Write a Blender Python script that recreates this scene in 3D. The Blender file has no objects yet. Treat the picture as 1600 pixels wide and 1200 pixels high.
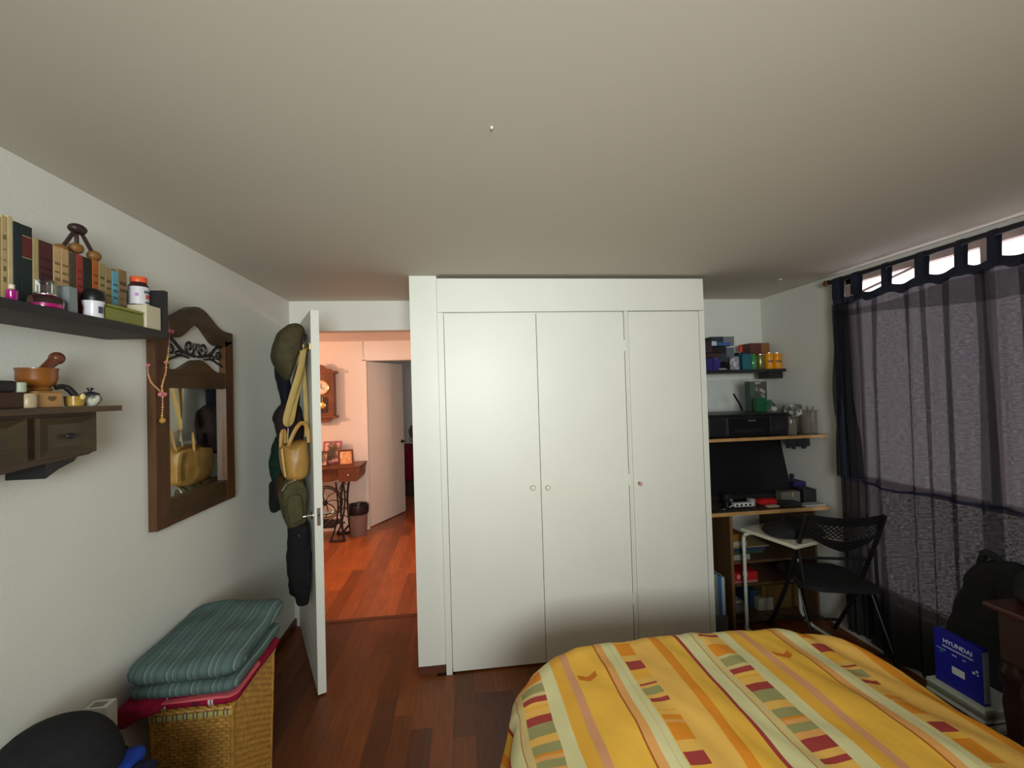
import bpy, bmesh, math, random
from mathutils import Vector, Matrix, noise
random.seed(7)
PI = math.pi
S = bpy.context.scene
COL = S.collection
V = Vector

# ------------------------------------------------------------------ camera
FPX, YAW, PITCH, ROLL, CAMH = 680.0, 0.11574, 0.0193, -0.02943, 1.6724
_cy, _sy, _cp, _sp = math.cos(YAW), math.sin(YAW), math.cos(PITCH), math.sin(PITCH)
_f = V((_sy*_cp, _cy*_cp, _sp)); _r = V((_cy, -_sy, 0)); _u = _r.cross(_f)
_c, _s = math.cos(ROLL), math.sin(ROLL)
CR = _c*_r + _s*_u; CU = -_s*_r + _c*_u; CF = _f; CC = V((0, 0, CAMH))
cam = bpy.data.objects.new('camera', bpy.data.cameras.new('camera'))
COL.objects.link(cam)
cam.matrix_world = Matrix(((CR.x, CU.x, -CF.x, 0), (CR.y, CU.y, -CF.y, 0), (CR.z, CU.z, -CF.z, CAMH), (0, 0, 0, 1)))
cam.data.sensor_width = 36; cam.data.lens = FPX/1600*36; cam.data.clip_start = 0.02
S.camera = cam
S.view_settings.view_transform = 'Standard'; S.view_settings.look = 'None'
S.view_settings.gamma = 1; S.view_settings.use_curve_mapping = False
S.view_settings.exposure = 0.0
S.cycles.max_bounces = 10; S.cycles.diffuse_bounces = 6; S.cycles.transparent_max_bounces = 16
S.cycles.sample_clamp_indirect = 6

def _on(px, py, ax, val):
    d = (px-800)/FPX*CR - (py-600)/FPX*CU + CF
    t = (val-CC[ax])/d[ax]
    return CC + d*t
def aX(px, py, v): return _on(px, py, 0, v)
def aY(px, py, v): return _on(px, py, 1, v)
def aZ(px, py, v): return _on(px, py, 2, v)

# ------------------------------------------------------------------ sky + lights
W = bpy.data.worlds.new('world'); S.world = W; W.use_nodes = True
bg = W.node_tree.nodes['Background']
bg.inputs[0].default_value = (1.0, 0.90, 0.95, 1); bg.inputs[1].default_value = 2.6

def area(name, loc, look, sx, sy, power, color):
    l = bpy.data.lights.new(name, 'AREA'); l.shape = 'RECTANGLE'; l.size = sx; l.size_y = sy
    l.energy = power; l.color = color
    o = bpy.data.objects.new(name, l); COL.objects.link(o); o.location = loc
    o.rotation_euler = (V(look)-V(loc)).to_track_quat('-Z', 'Y').to_euler()
    return o
_l = area('daylight_rear_window', (.15, -1.40, 1.75), (.05, 3, 1.93), 1.05, .9, 31, (0.95, 1.0, 0.93)); _l.data.spread = 1.6
def point(name, loc, power, color, r=.03):
    l = bpy.data.lights.new(name, 'POINT'); l.energy = power; l.color = color; l.shadow_soft_size = r
    o = bpy.data.objects.new(name, l); COL.objects.link(o); o.location = loc; return o
point('hall_bulb', (-2.75, 4.30, 1.93), 66, (1.0, 0.50, 0.31), .045)
point('hall_side_bulb', (.45, 4.75, 1.9), 13, (1.0, 0.55, 0.38), .06)
area('daylight_far_room', (-2.6, 7.6, 1.5), (-0.8, 7.6, 1.2), 1.0, 1.2, 4, (1.0, 0.85, 0.8))

# ------------------------------------------------------------------ materials
def ramp(nt, stops, interp='LINEAR'):
    r = nt.nodes.new('ShaderNodeValToRGB'); cr = r.color_ramp; cr.interpolation = interp
    while len(cr.elements) > 1: cr.elements.remove(cr.elements[-1])
    cr.elements[0].position = stops[0][0]; cr.elements[0].color = (*stops[0][1], 1)
    for p, c in stops[1:]:
        e = cr.elements.new(p); e.color = (*c, 1)
    return r
def srgb(r, g, b):
    f = lambda v: (v/255/12.92) if v/255 <= .04045 else ((v/255+.055)/1.055)**2.4
    return (f(r), f(g), f(b))
def mat(name, col, rough=.6, metal=0, var=.06, scale=12, bump=.0, bscale=60, spec=.5, stretch=(1,1,1), coat=0, emis=None, rnd=0, trans=0, ior=1.45):
    m = bpy.data.materials.new(name); m.use_nodes = True; nt = m.node_tree
    b = nt.nodes['Principled BSDF']
    tc = nt.nodes.new('ShaderNodeTexCoord'); mp = nt.nodes.new('ShaderNodeMapping')
    mp.inputs['Scale'].default_value = stretch
    nt.links.new(tc.outputs['Object'], mp.inputs[0])
    n = nt.nodes.new('ShaderNodeTexNoise'); n.inputs['Scale'].default_value = scale; n.inputs['Detail'].default_value = 4
    nt.links.new(mp.outputs[0], n.inputs['Vector'])
    c1 = tuple(max(0, c*(1-var)) for c in col); c2 = tuple(min(1, c*(1+var)) for c in col)
    r = ramp(nt, [(.3, c1), (.7, c2)]); nt.links.new(n.outputs[0], r.inputs[0])
    out = r.outputs[0]
    if rnd:
        oi = nt.nodes.new('ShaderNodeObjectInfo'); hs = nt.nodes.new('ShaderNodeHueSaturation')
        mr = nt.nodes.new('ShaderNodeMapRange'); mr.inputs['To Min'].default_value = 1-rnd; mr.inputs['To Max'].default_value = 1+rnd
        nt.links.new(oi.outputs['Random'], mr.inputs['Value']); nt.links.new(mr.outputs[0], hs.inputs['Value'])
        nt.links.new(out, hs.inputs['Color']); out = hs.outputs[0]
    nt.links.new(out, b.inputs['Base Color'])
    b.inputs['Roughness'].default_value = rough; b.inputs['Metallic'].default_value = metal
    b.inputs['Specular IOR Level'].default_value = spec
    b.inputs['Coat Weight'].default_value = coat
    b.inputs['Transmission Weight'].default_value = trans; b.inputs['IOR'].default_value = ior
    if bump:
        n2 = nt.nodes.new('ShaderNodeTexNoise'); n2.inputs['Scale'].default_value = bscale; n2.inputs['Detail'].default_value = 3
        nt.links.new(mp.outputs[0], n2.inputs['Vector'])
        bp = nt.nodes.new('ShaderNodeBump'); bp.inputs['Strength'].default_value = bump; bp.inputs['Distance'].default_value = .01
        nt.links.new(n2.outputs[0], bp.inputs['Height']); nt.links.new(bp.outputs[0], b.inputs['Normal'])
    if emis:
        b.inputs['Emission Color'].default_value = (*emis[0], 1); b.inputs['Emission Strength'].default_value = emis[1]
    return m
_mc = {}
def M(rgb, rough=.6, **k):
    key = (rgb, rough, tuple(sorted(k.items())))
    if key not in _mc: _mc[key] = mat('paint_%d_%d_%d' % rgb, srgb(*rgb), rough, **k)
    return _mc[key]
WALL = mat('wall_paint', (.72, .74, .70), .75, var=.02, scale=3, bump=.08, bscale=90)
CEIL = mat('ceiling_paint', (.57, .535, .47), .85, var=.01, scale=2)
HALL = mat('hall_paint', (.80, .78, .74), .75, var=.02, scale=3, bump=.08, bscale=90)
WHITE = mat('white_enamel', (.74, .755, .70), .42, var=.02, scale=3, bump=.05, bscale=25)
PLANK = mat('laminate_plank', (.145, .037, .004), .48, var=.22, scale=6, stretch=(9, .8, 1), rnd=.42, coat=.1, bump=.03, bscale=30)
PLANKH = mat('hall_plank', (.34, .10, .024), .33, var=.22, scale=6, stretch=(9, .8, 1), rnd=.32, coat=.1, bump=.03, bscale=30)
GAP = mat('floor_gap', (.02, .008, .004), .7)
DWOOD = mat('dark_walnut', (.085, .036, .014), .45, var=.35, scale=5, stretch=(6, 6, .8), bump=.05)
DWOODY = mat('dark_walnut_side', (.060, .032, .014), .45, var=.35, scale=5, stretch=(6, .8, 6), bump=.05)
BWOOD = mat('base_wood', (.10, .028, .012), .45, var=.25, scale=5)
DESKW = mat('desk_laminate', (.09, .05, .022), .45, var=.3, scale=5, stretch=(4, 4, .7))
EDGE = mat('desk_edge', (.42, .24, .09), .5, var=.15)
BLACK = mat('black_paint', (.012, .012, .014), .45, var=.2)
BLKP = mat('black_plastic', (.010, .010, .012), .35, var=.2)
BLKF = mat('black_cloth', (.012, .013, .015), .9, var=.3, bump=.3, bscale=80)
CHROME = mat('chrome', (.75, .74, .70), .18, metal=1, var=.02)
BRASS = mat('brass', (.75, .52, .18), .25, metal=1)
KNOBM = mat('knob_cream', (.72, .68, .56), .3)
MIRR = mat('mirror_glass', (.86, .88, .87), .02, metal=1, var=.0)
LEATH = mat('tan_leather', srgb(166, 126, 62), .42, var=.18, scale=7, bump=.25, bscale=22)
GLASS = mat('clear_glass', (.93, .95, .95), .05, var=0, trans=1.0)
def cloth(name, rgb, **k): return mat(name, srgb(*rgb), .9, var=.18, scale=25, bump=.35, bscale=60, spec=.2, **k)

# ------------------------------------------------------------------ mesh helpers
def box(bm, x0, x1, y0, y1, z0, z1, bev=0, rot=None):
    vs = [bm.verts.new((x, y, z)) for x in (x0, x1) for y in (y0, y1) for z in (z0, z1)]
    fs = [(0,1,3,2), (4,6,7,5), (0,4,5,1), (2,3,7,6), (0,2,6,4), (1,5,7,3)]
    fc = [bm.faces.new([vs[i] for i in f]) for f in fs]
    if bev:
        es = list({e for f in fc for e in f.edges})
        bmesh.ops.bevel(bm, geom=es, offset=bev, segments=2, affect='EDGES', profile=.6)
def obox(bm, c, ax, ay, az):  # oriented box from centre and half-axis vectors
    c = V(c); ax = V(ax); ay = V(ay); az = V(az)
    vs = [bm.verts.new(c+i*ax+j*ay+k*az) for i in (-1,1) for j in (-1,1) for k in (-1,1)]
    for f in [(0,1,3,2), (4,6,7,5), (0,4,5,1), (2,3,7,6), (0,2,6,4), (1,5,7,3)]: bm.faces.new([vs[i] for i in f])
def lathe(bm, prof, cx=0, cy=0, cz=0, n=20, M_=None):
    rings = []
    for r, z in prof:
        rr = []
        for i in range(n):
            a = 2*PI*i/n; p = V((max(r, .0004)*math.cos(a), max(r, .0004)*math.sin(a), z))
            if M_: p = M_ @ p
            rr.append(bm.verts.new(p+V((cx, cy, cz))))
        rings.append(rr)
    for a, b in zip(rings, rings[1:]):
        for i in range(n): bm.faces.new((a[i], a[(i+1) % n], b[(i+1) % n], b[i]))
    bm.faces.new(rings[0][::-1]); bm.faces.new(rings[-1])
def tube(bm, pts, r, n=8, closed=False, flat=1.0, up=None):
    pts = [V(p) for p in pts]; rings = []; N = len(pts)
    for i, p in enumerate(pts):
        t = (pts[(i+1) % N if closed else min(i+1, N-1)] - pts[(i-1) % N if closed else max(i-1, 0)])
        t = t.normalized() if t.length > 1e-9 else V((0, 0, 1))
        a = V(up) if up else (V((0, 0, 1)) if abs(t.z) < .9 else V((1, 0, 0)))
        s = t.cross(a).normalized(); u = s.cross(t)
        rad = r[i] if isinstance(r, (list, tuple)) else r
        rings.append([bm.verts.new(p + rad*math.cos(2*PI*k/n)*s + rad*flat*math.sin(2*PI*k/n)*u) for k in range(n)])
    for i in range(N if closed else N-1):
        a, b = rings[i], rings[(i+1) % N]
        for k in range(n): bm.faces.new((a[k], a[(k+1) % n], b[(k+1) % n], b[k]))
    if not closed: bm.faces.new(rings[0][::-1]); bm.faces.new(rings[-1])
def curve(pts, n=6):  # Catmull-Rom through points
    pts = [V(p) for p in pts]; out = []
    for i in range(len(pts)-1):
        p0 = pts[max(i-1, 0)]; p1 = pts[i]; p2 = pts[i+1]; p3 = pts[min(i+2, len(pts)-1)]
        for k in range(n):
            t = k/n
            out.append(.5*((2*p1)+(p2-p0)*t+(2*p0-5*p1+4*p2-p3)*t*t+(3*p1-p0-3*p2+p3)*t**3))
    out.append(pts[-1]); return out
def prism(bm, poly, d, fn):  # poly of 2D points extruded 0..d through fn(a,b,depth)
    A = [bm.verts.new(fn(a, b, 0)) for a, b in poly]; B = [bm.verts.new(fn(a, b, d)) for a, b in poly]
    n = len(poly)
    for i in range(n): bm.faces.new((A[i], A[(i+1) % n], B[(i+1) % n], B[i]))
    bm.faces.new(A[::-1]); bm.faces.new(B)
def ball(bm, c, r, sx=1, sy=1, sz=1, n=12):
    bmesh.ops.create_uvsphere(bm, u_segments=n, v_segments=max(6, n//2+2), radius=r, matrix=Matrix.Translation(c) @ Matrix.Diagonal((sx, sy, sz, 1)))
def blob(bm, outline, s0, s1, fn, k=9, p=2.4, seed=0, amp=.0):
    k = k*2  # outline (a,b) inflated across s0..s1
    ca = sum(a for a, b in outline)/len(outline); cb = sum(b for a, b in outline)/len(outline)
    pl = []
    n = len(outline)
    for i in range(n):
        for q in curve([V((*outline[(i+j) % n], 0)) for j in (-1, 0, 1, 2)], 5)[5:10]: pl.append((q.x, q.y))
    rings = []
    for j in range(k+1):
        u = -1+2*j/k; w = max(.12, (1-abs(u)**p)**(1/p))
        ring = []
        for i, (a, b) in enumerate(pl):
            ww = w**.6
            pa, pb = ca+(a-ca)*ww, cb+(b-cb)*(1-(1-w)*.35)
            pt = V(fn((s0+s1)/2+u*(s1-s0)/2, pa, pb))
            if amp: pt += noise.noise_vector(pt*14+V((seed, 0, 0)))*amp+noise.noise_vector(V((pt.x*45, pt.y*45, pt.z*12+seed)))*amp*.55
            ring.append(bm.verts.new(pt))
        rings.append(ring)
    m = len(pl)
    for a, b in zip(rings, rings[1:]):
        for i in range(m): bm.faces.new((a[i], a[(i+1) % m], b[(i+1) % m], b[i]))
    bm.faces.new(rings[0][::-1]); bm.faces.new(rings[-1])

# ------------------------------------------------------------------ object helpers
def obj(name, bm, m, parent=None, smooth=False, label=None, cat=None, group=None, kind=None):
    bmesh.ops.recalc_face_normals(bm, faces=bm.faces)
    me = bpy.data.meshes.new(name); bm.to_mesh(me); bm.free()
    me.materials.append(m)
    if smooth:
        me.polygons.foreach_set('use_smooth', [True]*len(me.polygons))
        try: me.set_sharp_from_angle(angle=.7)
        except Exception: pass
    o = bpy.data.objects.new(name, me); COL.objects.link(o)
    if parent: o.parent = parent
    tag(o, label, cat, group, kind); return o
def tag(o, label=None, cat=None, group=None, kind=None):
    for k, v in (('label', label), ('category', cat), ('group', group), ('kind', kind)):
        if v: o[k] = v
    return o
def thing(name, label, cat, group=None):
    o = bpy.data.objects.new(name, None); COL.objects.link(o); o.empty_display_size = .05
    return tag(o, label, cat, group)
def B(): return bmesh.new()
def bx(name, m, dims, parent=None, bev=0, **k):
    b = B(); box(b, *dims, bev=bev); return obj(name, b, m, parent, **k)
def struct(name, m, boxes, label=None, parent=None):
    b = B()
    for d in boxes: box(b, *d)
    return obj(name, b, m, parent, kind='structure', label=label)
def text(body, m, parent, loc, rot, size, name='lettering', ext=.0004, align='CENTER', off=0.0):
    cu = bpy.data.curves.new(name, 'FONT'); cu.body = body; cu.size = size; cu.extrude = ext
    cu.align_x = align; cu.align_y = 'CENTER'; cu.offset = off; cu.resolution_u = 2
    tmp = bpy.data.objects.new(name, cu); COL.objects.link(tmp)
    dg = bpy.context.evaluated_depsgraph_get(); dg.update()
    me = bpy.data.meshes.new_from_object(tmp.evaluated_get(dg))
    bpy.data.objects.remove(tmp)
    me.transform(Matrix.Translation(loc) @ rot.to_4x4()); me.materials.clear(); me.materials.append(m)
    o = bpy.data.objects.new(name, me); COL.objects.link(o); o.parent = parent; return o

# ================================================================== STRUCTURE
XL, XR, YB, H = -1.26, 2.53, 3.40, 2.40
struct('wall_left', WALL, [(XL-.12, XL, -1.5, YB, 0, H)], 'pale grey painted wall with shelves and a mirror')
struct('wall_door', WALL, [(XL-.12, -1.222, YB, YB+.12, 0, H), (-1.222, -.345, YB, YB+.12, 2.175, H), (-.345, -.20, YB, YB+.12, 0, H)])
struct('wall_rear', WALL, [(-.20, XR+.15, YB, YB+.12, 0, H)])
struct('wall_center', WHITE, [(-.30, -.136, 2.69, YB, .045, H), (-.136, 1.55, 3.3, YB, 0, H)])
wr = struct('wall_right', WALL, [(XR, XR+.15, -1.5, .2, 0, H), (XR, XR+.15, 2.62, YB, 0, H), (XR, XR+.15, .2, 2.62, 0, .34), (XR, XR+.15, .2, 2.62, 2.365, H)])
struct('wall_back', WALL, [(XL-.12, -.5, -1.5, -1.36, 0, H), (.8, XR+.15, -1.5, -1.36, 0, H), (-.5, .8, -1.5, -1.36, 0, 1.25), (-.5, .8, -1.5, -1.36, 2.34, H)])
struct('ceiling', CEIL, [(XL-.12, XR+.15, -1.5, YB, H, H+.1)], 'plain beige grey ceiling')
fl = struct('floor', GAP, [(-3.7, XR+.15, -1.5, 9.1, -.06, -.004)], 'reddish brown laminate plank floor')
def planks(x0, x1, y0, y1, wd, m, seed):
    rnd = random.Random(seed); i = 0; x = x0
    cache = {}
    while x < x1-.02:
        xe = min(x+wd, x1); y = y0-rnd.random()*.9
        while y < y1:
            L = rnd.choice((.9, 1.1, 1.25)); ya, ye = max(y, y0), min(y+L, y1)
            if ye-ya > .05:
                b = B(); box(b, x+.0003, xe-.0003, ya+.0003, ye-.0003, -.0045, 0); obj('plank', b, m, fl)
            y += L
        x += wd
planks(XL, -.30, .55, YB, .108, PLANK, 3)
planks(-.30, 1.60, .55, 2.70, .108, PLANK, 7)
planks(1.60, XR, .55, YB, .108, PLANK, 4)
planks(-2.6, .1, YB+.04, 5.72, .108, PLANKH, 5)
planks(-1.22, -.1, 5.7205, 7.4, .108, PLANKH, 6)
struct('trim_threshold', BWOOD, [(-1.22, -.345, YB-.004, YB+.036, -.004, .004)], 'wooden threshold strip in the doorway')
for nm, d in (('baseboard_left', (XL, XL+.012, -1.3, YB, 0, .06)), ('baseboard_center', (-.302, -.136, 2.684, 2.70, 0, .043)),
              ('baseboard_passage', (-.306, -.296, 2.7, YB, 0, .043))):
    struct(nm, BWOOD, [d])
# room doorway casing
struct('trim_1', WHITE, [(-1.222, -1.205, YB-.012, YB+.125, 0, 2.175), (-.362, -.345, YB-.005, YB+.125, 0, 2.175)], 'white casing of the bedroom doorway')
# hallway and far room shell
struct('wall_hall', HALL, [(-3.7, -1.205, 5.72, 5.82, 0, 2.38), (-.47, .8, 5.72, 5.82, 0, 2.38), (-1.205, -.47, 5.72, 5.82, 2.13, 2.38)], 'pink lit hallway wall with the clock')
struct('wall_hallway', HALL, [(-3.8, -3.7, YB, 5.82, 0, 2.38), (-3.7, XL-.12, YB+.01, YB+.12, 0, 2.38), (.8, .9, YB, 5.82, 0, 2.38)])
struct('ceiling_hall', HALL, [(-3.8, .9, YB+.12, 5.82, 2.38, 2.45)])
struct('wall_far', WALL, [(-3.2, .5, 8.9, 9.0, 0, 2.4), (-3.3, -3.2, 5.82, 9, 0, 2.4), (.5, .6, 5.82, 9, 0, 2.4)])
struct('ceiling_far', WALL, [(-3.3, .6, 5.82, 9, 2.4, 2.46)])
struct('trim_2', HALL, [(-1.24, -1.195, 5.695, 5.735, 0, 2.14), (-.49, -.44, 5.695, 5.735, 0, 2.14), (-1.24, -.44, 5.695, 5.735, 2.13, 2.165), (-1.27, -1.24, 5.705, 5.72, 0, 2.38)], 'painted casing of the far hallway doorway')

# ---- window on the right wall behind the curtain
FR = mat('window_frame_paint', (.70, .55, .50), .5, var=.05)
win = struct('window_1', FR, [(XR+.04, XR+.08, .2, 2.62, 2.325, 2.365), (XR+.04, XR+.08, .2, 2.62, 1.02, 1.06), (XR+.04, XR+.08, .2, 2.62, .34, .38), (XR+.04, XR+.08, 2.58, 2.62, .34, 1.02), (XR+.04, XR+.08, .2, .24, .34, 1.02), (XR+.04, XR+.08, 2.58, 2.62, 1.02, 2.365), (XR+.04, XR+.08, .2, .24, 1.02, 2.365)], 'bright window behind the dark sheer curtain')
for y in (1.0, 1.83): bx('mullion', FR, (XR+.045, XR+.075, y, y+.035, 1.04, 2.34), win)
b = B(); tube(b, [(XR+.05, 2.55, 2.25), (XR+.05, 2.1, 2.335)], .008); obj('stay_bar', b, FR, win)
THIN = bpy.data.materials.new('window_pane_glass'); THIN.use_nodes = True
_nt = THIN.node_tree; _nt.nodes.clear(); _o = _nt.nodes.new('ShaderNodeOutputMaterial'); _t = _nt.nodes.new('ShaderNodeBsdfTransparent')
_g = _nt.nodes.new('ShaderNodeBsdfGlossy'); _g.inputs['Roughness'].default_value = .03; _mx = _nt.nodes.new('ShaderNodeMixShader'); _mx.inputs[0].default_value = .06
_t.inputs[0].default_value = (.95, .96, .96, 1)
_nt.links.new(_t.outputs[0], _mx.inputs[1]); _nt.links.new(_g.outputs[0], _mx.inputs[2]); _nt.links.new(_mx.outputs[0], _o.inputs[0])
for y0, y1 in ((.24, 1.0), (1.035, 1.83), (1.865, 2.58)): bx('pane', THIN, (XR+.058, XR+.062, y0, y1, 1.06, 2.325), win)
for y0, y1 in ((.24, 1.25), (1.25, 2.58)): bx('pane', THIN, (XR+.058, XR+.062, y0, y1, .38, 1.02), win)

# ================================================================== WARDROBE
wd = thing('wardrobe', 'tall white built-in wardrobe with three flat doors', 'wardrobe')
YF = 2.67
bx('carcass', WHITE, (-.132, 1.583, YF+.03, 3.299, .012, 2.375), wd)
bx('fascia', WHITE, (-.134, 1.583, YF-.004, YF+.03, 2.172, 2.378), wd)
bx('left_stile', WHITE, (-.134, -.099, YF-.012, YF+.03, 0, 2.168), wd)
b = B(); box(b, 1.039, 1.063, YF-.010, YF+.03, 0, 2.168); box(b, 1.0455, 1.0565, YF-.018, YF-.010, 0, 2.168); obj('center_stile', b, WHITE, wd)
b = B(); box(b, 1.5465, 1.583, YF-.006, YF+.03, 0, 2.168); box(b, 1.583, 1.592, YF+.01, YF+.05, 0, 2.378); obj('right_stile', b, WHITE, wd)
for i, (x0, x1, kx, kz, z1) in enumerate(((-.095, .4705, .418, 1.084, 2.160), (.4735, 1.035, .512, 1.080, 2.160), (1.067, 1.543, 1.103, 1.074, 2.164))):
    d = bx('door', WHITE, (x0, x1, YF-.006+(.003 if i == 0 else 0), YF+.022, .010, z1), wd, bev=.0015)
    b = B(); Mx = Matrix.Rotation(PI/2, 4, 'X')
    R_ = .016 if i < 2 else .012
    lathe(b, [(R_*.9, 0), (R_*.95, .003), (R_*.45, .006), (R_*.45, .014), (R_*.9, .018), (R_, .026), (R_*.75, .034), (.002, .037)], kx, YF-.006, kz, 16, Mx)
    obj('knob', b, KNOBM if i < 2 else M((190, 150, 140), .4), d, smooth=True)
    if i == 1:
        for z in (.35, 1.1, 1.95):
            b = B(); tube(b, [(x1+.002, YF-.008, z-.035), (x1+.002, YF-.008, z+.035)], .004); obj('hinge', b, WHITE, d)

# ================================================================== BEDROOM DOOR + hanging things
HX, HY = -1.225, 3.39
eD = V((.4278, -.9039, 0)); nD = V((-.9039, -.4278, 0))
def D(s, t, z): return V((HX, HY, 0))+eD*s+nD*t+V((0, 0, z))
dr = tag(bpy.data.objects.new('door_1', None), 'open white bedroom door seen edge on', None, None, 'structure'); COL.objects.link(dr)
b = B(); obox(b, D(.446, -.022, 1.093), eD*.446, nD*.022, V((0, 0, 1.083))); obj('door_leaf', b, WHITE, dr)
b = B()
for sgn in (1, -1):
    t0 = 0 if sgn > 0 else -.044
    p = [D(.835, t0, 1.0), D(.835, t0+sgn*.055, 1.0), D(.825, t0+sgn*.068, 1.002), D(.72, t0+sgn*.074, .998)]
    tube(b, curve(p, 5), [.010]*5+[.009]*11, 10)
    lathe(b, [(.026, 0), (.026, .006), (.012, .01)], *D(.835, t0, 1.0), 16, Matrix(((nD.x*sgn, 0, 0), (0, 0, 0), (0, 0, 0))).to_3x3() if 0 else (nD*sgn).to_track_quat('Z', 'Y').to_matrix())
obj('door_handle', b, CHROME, dr, smooth=True)
b = B(); obox(b, D(.8925, -.022, 1.0), eD*.001, nD*.009, V((0, 0, .05))); obj('latch_plate', b, M((150, 150, 145), .3, metal=1), dr)
b = B(); ball(b, D(.894, -.022, 1.01), .007); obj('latch_bolt', b, M((60, 62, 60), .4), dr)
# hook rail on the door
hk = thing('hook_rail', 'small brass hooks at the top of the open door', 'hook')
b = B(); obox(b, D(.68, .004, 1.97), eD*.19, nD*.0035, V((0, 0, .018))); obj('rail', b, BRASS, hk)
for s in (.52, .60, .68, .76, .85):
    b = B(); tube(b, curve([D(s, .006, 1.965), D(s, .028, 1.955), D(s, .036, 1.968), D(s, .036, 1.99)], 4), .004); ball(b, D(s, .036, 1.995), .007, n=8)
    obj('hook', b, BRASS, hk, smooth=True)
fn = lambda s, t, z: D(s, t, z)
OL = cloth('olive_felt', (74, 68, 48)); OLB = cloth('olive_canvas', (78, 74, 50)); DKB = cloth('dark_brown_cloth', (40, 30, 30))
# hat
t = thing('hat', 'olive green cap hung highest on the open door', 'hat')
b = B(); blob(b, [(.186, 1.965), (.160, 2.05), (.105, 2.105), (.055, 2.115), (.020, 2.09), (.018, 2.02), (.045, 1.94), (.075, 1.86), (.10, 1.785), (.125, 1.785), (.168, 1.85), (.190, 1.91)], .55, .88, fn, 10, 2.2, 1, .004); obj('crown', b, OL, t, smooth=True)
b = B(); blob(b, [(.062, 1.965), (.045, 2.02), (.02, 2.045), (.012, 2.035), (.03, 1.985), (.055, 1.925)], .60, .86, fn, 8, 3, 2, .002); obj('brim', b, M((34, 34, 28), .8), t, smooth=True)
b = B(); blob(b, [(.155, 1.89), (.115, 1.84), (.085, 1.76), (.09, 1.66), (.105, 1.60), (.125, 1.62), (.145, 1.72), (.168, 1.83)], .50, .70, fn, 8, 2.4, 3, .01)
obj('scarf', b, cloth('black_navy', (22, 24, 34)), smooth=True, label='black scarf hanging behind the olive cap on the door', cat='scarf')
t = thing('shoulder_bag', 'dark brown shoulder bag hung on the door behind the tan bag strap', 'bag')
b = B(); blob(b, [(.03, 1.62), (.10, 1.66), (.14, 1.63), (.185, 1.565), (.165, 1.50), (.15, 1.38), (.10, 1.36), (.03, 1.38), (.018, 1.5)], .50, .72, fn, 10, 2.4, 4, .01); obj('pouch', b, DKB, t, smooth=True)
b = B(); tube(b, curve([D(.64, .02, 1.945), D(.64, .05, 1.85), D(.63, .09, 1.70), D(.62, .12, 1.62)], 5), .014, 8, flat=.4); tube(b, curve([D(.64, .02, 1.945), D(.6, .03, 1.8), D(.58, .04, 1.62)], 5), .014, 8, flat=.4); obj('strap', b, DKB, t, smooth=True)
# tan bag
t = thing('handbag', 'tan leather bucket bag hanging on the open door', 'handbag')
b = B(); blob(b, [(.160, 1.405), (.125, 1.415), (.08, 1.425), (.045, 1.43), (.020, 1.42), (.012, 1.33), (.014, 1.245), (.040, 1.212), (.088, 1.198), (.135, 1.225), (.156, 1.30)], .66, .885, fn, 14, 2.1, 5, .006); tb = obj('pouch', b, LEATH, t, smooth=True)
b = B(); tube(b, curve([D(.86, .115, 1.40), D(.875, .118, 1.425), D(.87, .085, 1.50), D(.86, .05, 1.535), D(.85, .022, 1.50), D(.85, .016, 1.42)], 6), .0105, 8, flat=.3, up=eD); obj('handle', b, LEATH, t, smooth=True); b = B(); tube(b, curve([D(.80, .155, 1.40), D(.80, .15, 1.475), D(.79, .135, 1.49), D(.78, .13, 1.42)], 5), .010, 8, flat=.35, up=eD); obj('handle', b, LEATH, t, smooth=True, kind='stuff') if 0 else obj('handle', b, LEATH, t, smooth=True)
b = B(); tube(b, curve([D(.85, .034, 1.955), D(.86, .055, 1.84), D(.86, .10, 1.68), D(.855, .128, 1.57), D(.85, .125, 1.535), D(.84, .105, 1.55), D(.82, .085, 1.64), D(.80, .05, 1.80), D(.78, .034, 1.95)], 7), .0165, 8, flat=.25, up=eD)
tube(b, curve([D(.76, .034, 1.95), D(.77, .02, 1.7), D(.78, .018, 1.45)], 6), .012, 8, flat=.3, up=eD); obj('long_strap', b, M((172, 146, 84), .6, var=.15), t, smooth=True)
b = B(); tube(b, [D(.85+.012*math.cos(a), .12, 1.52+.012*math.sin(a)) for a in [i*PI/5 for i in range(10)]], .003, 6, closed=True); tube(b, [D(.845, .12, 1.51), D(.84, .125, 1.43)], .004); obj('buckle', b, CHROME, t, smooth=True)
b = B(); tube(b, curve([D(.875, .155, 1.40), D(.885, .150, 1.33), D(.88, .14, 1.245)], 5), .006, 6); obj('piping', b, M((196, 158, 90), .45), t, smooth=True)
# green jacket, brown cloth, olive backpack, trousers
b = B(); blob(b, [(.165, 1.44), (.135, 1.42), (.13, 1.25), (.15, 1.14), (.18, 1.17), (.202, 1.27), (.188, 1.37)], .45, .66, fn, 9, 2.4, 6, .012); obj('bottle_green_jacket', b, cloth('bottle_green', (18, 40, 32)), smooth=True, label='dark green cloth jacket bulging left of the tan bag', cat='jacket')
b = B(); blob(b, [(.195, 1.16), (.15, 1.19), (.13, 1.10), (.14, 1.02), (.165, .99), (.185, .985), (.2, 1.0), (.203, 1.09)], .45, .62, fn, 9, 2.4, 7, .008); obj('black_pouch', b, cloth('black_pouchcloth', (24, 26, 26)), smooth=True, label='small black cloth pouch left of the olive rucksack', cat='pouch')
b = B(); blob(b, [(.168, 1.22), (.13, 1.225), (.12, 1.10), (.14, 1.06), (.172, 1.10)], .55, .75, fn, 8, 2.4, 8, .008); obj('brown_pouch', b, cloth('russet_cloth', (62, 40, 26)), smooth=True, label='russet brown cloth pouch below the green jacket', cat='pouch')
t = thing('rucksack', 'olive canvas rucksack hanging under the tan bag', 'rucksack')
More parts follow.
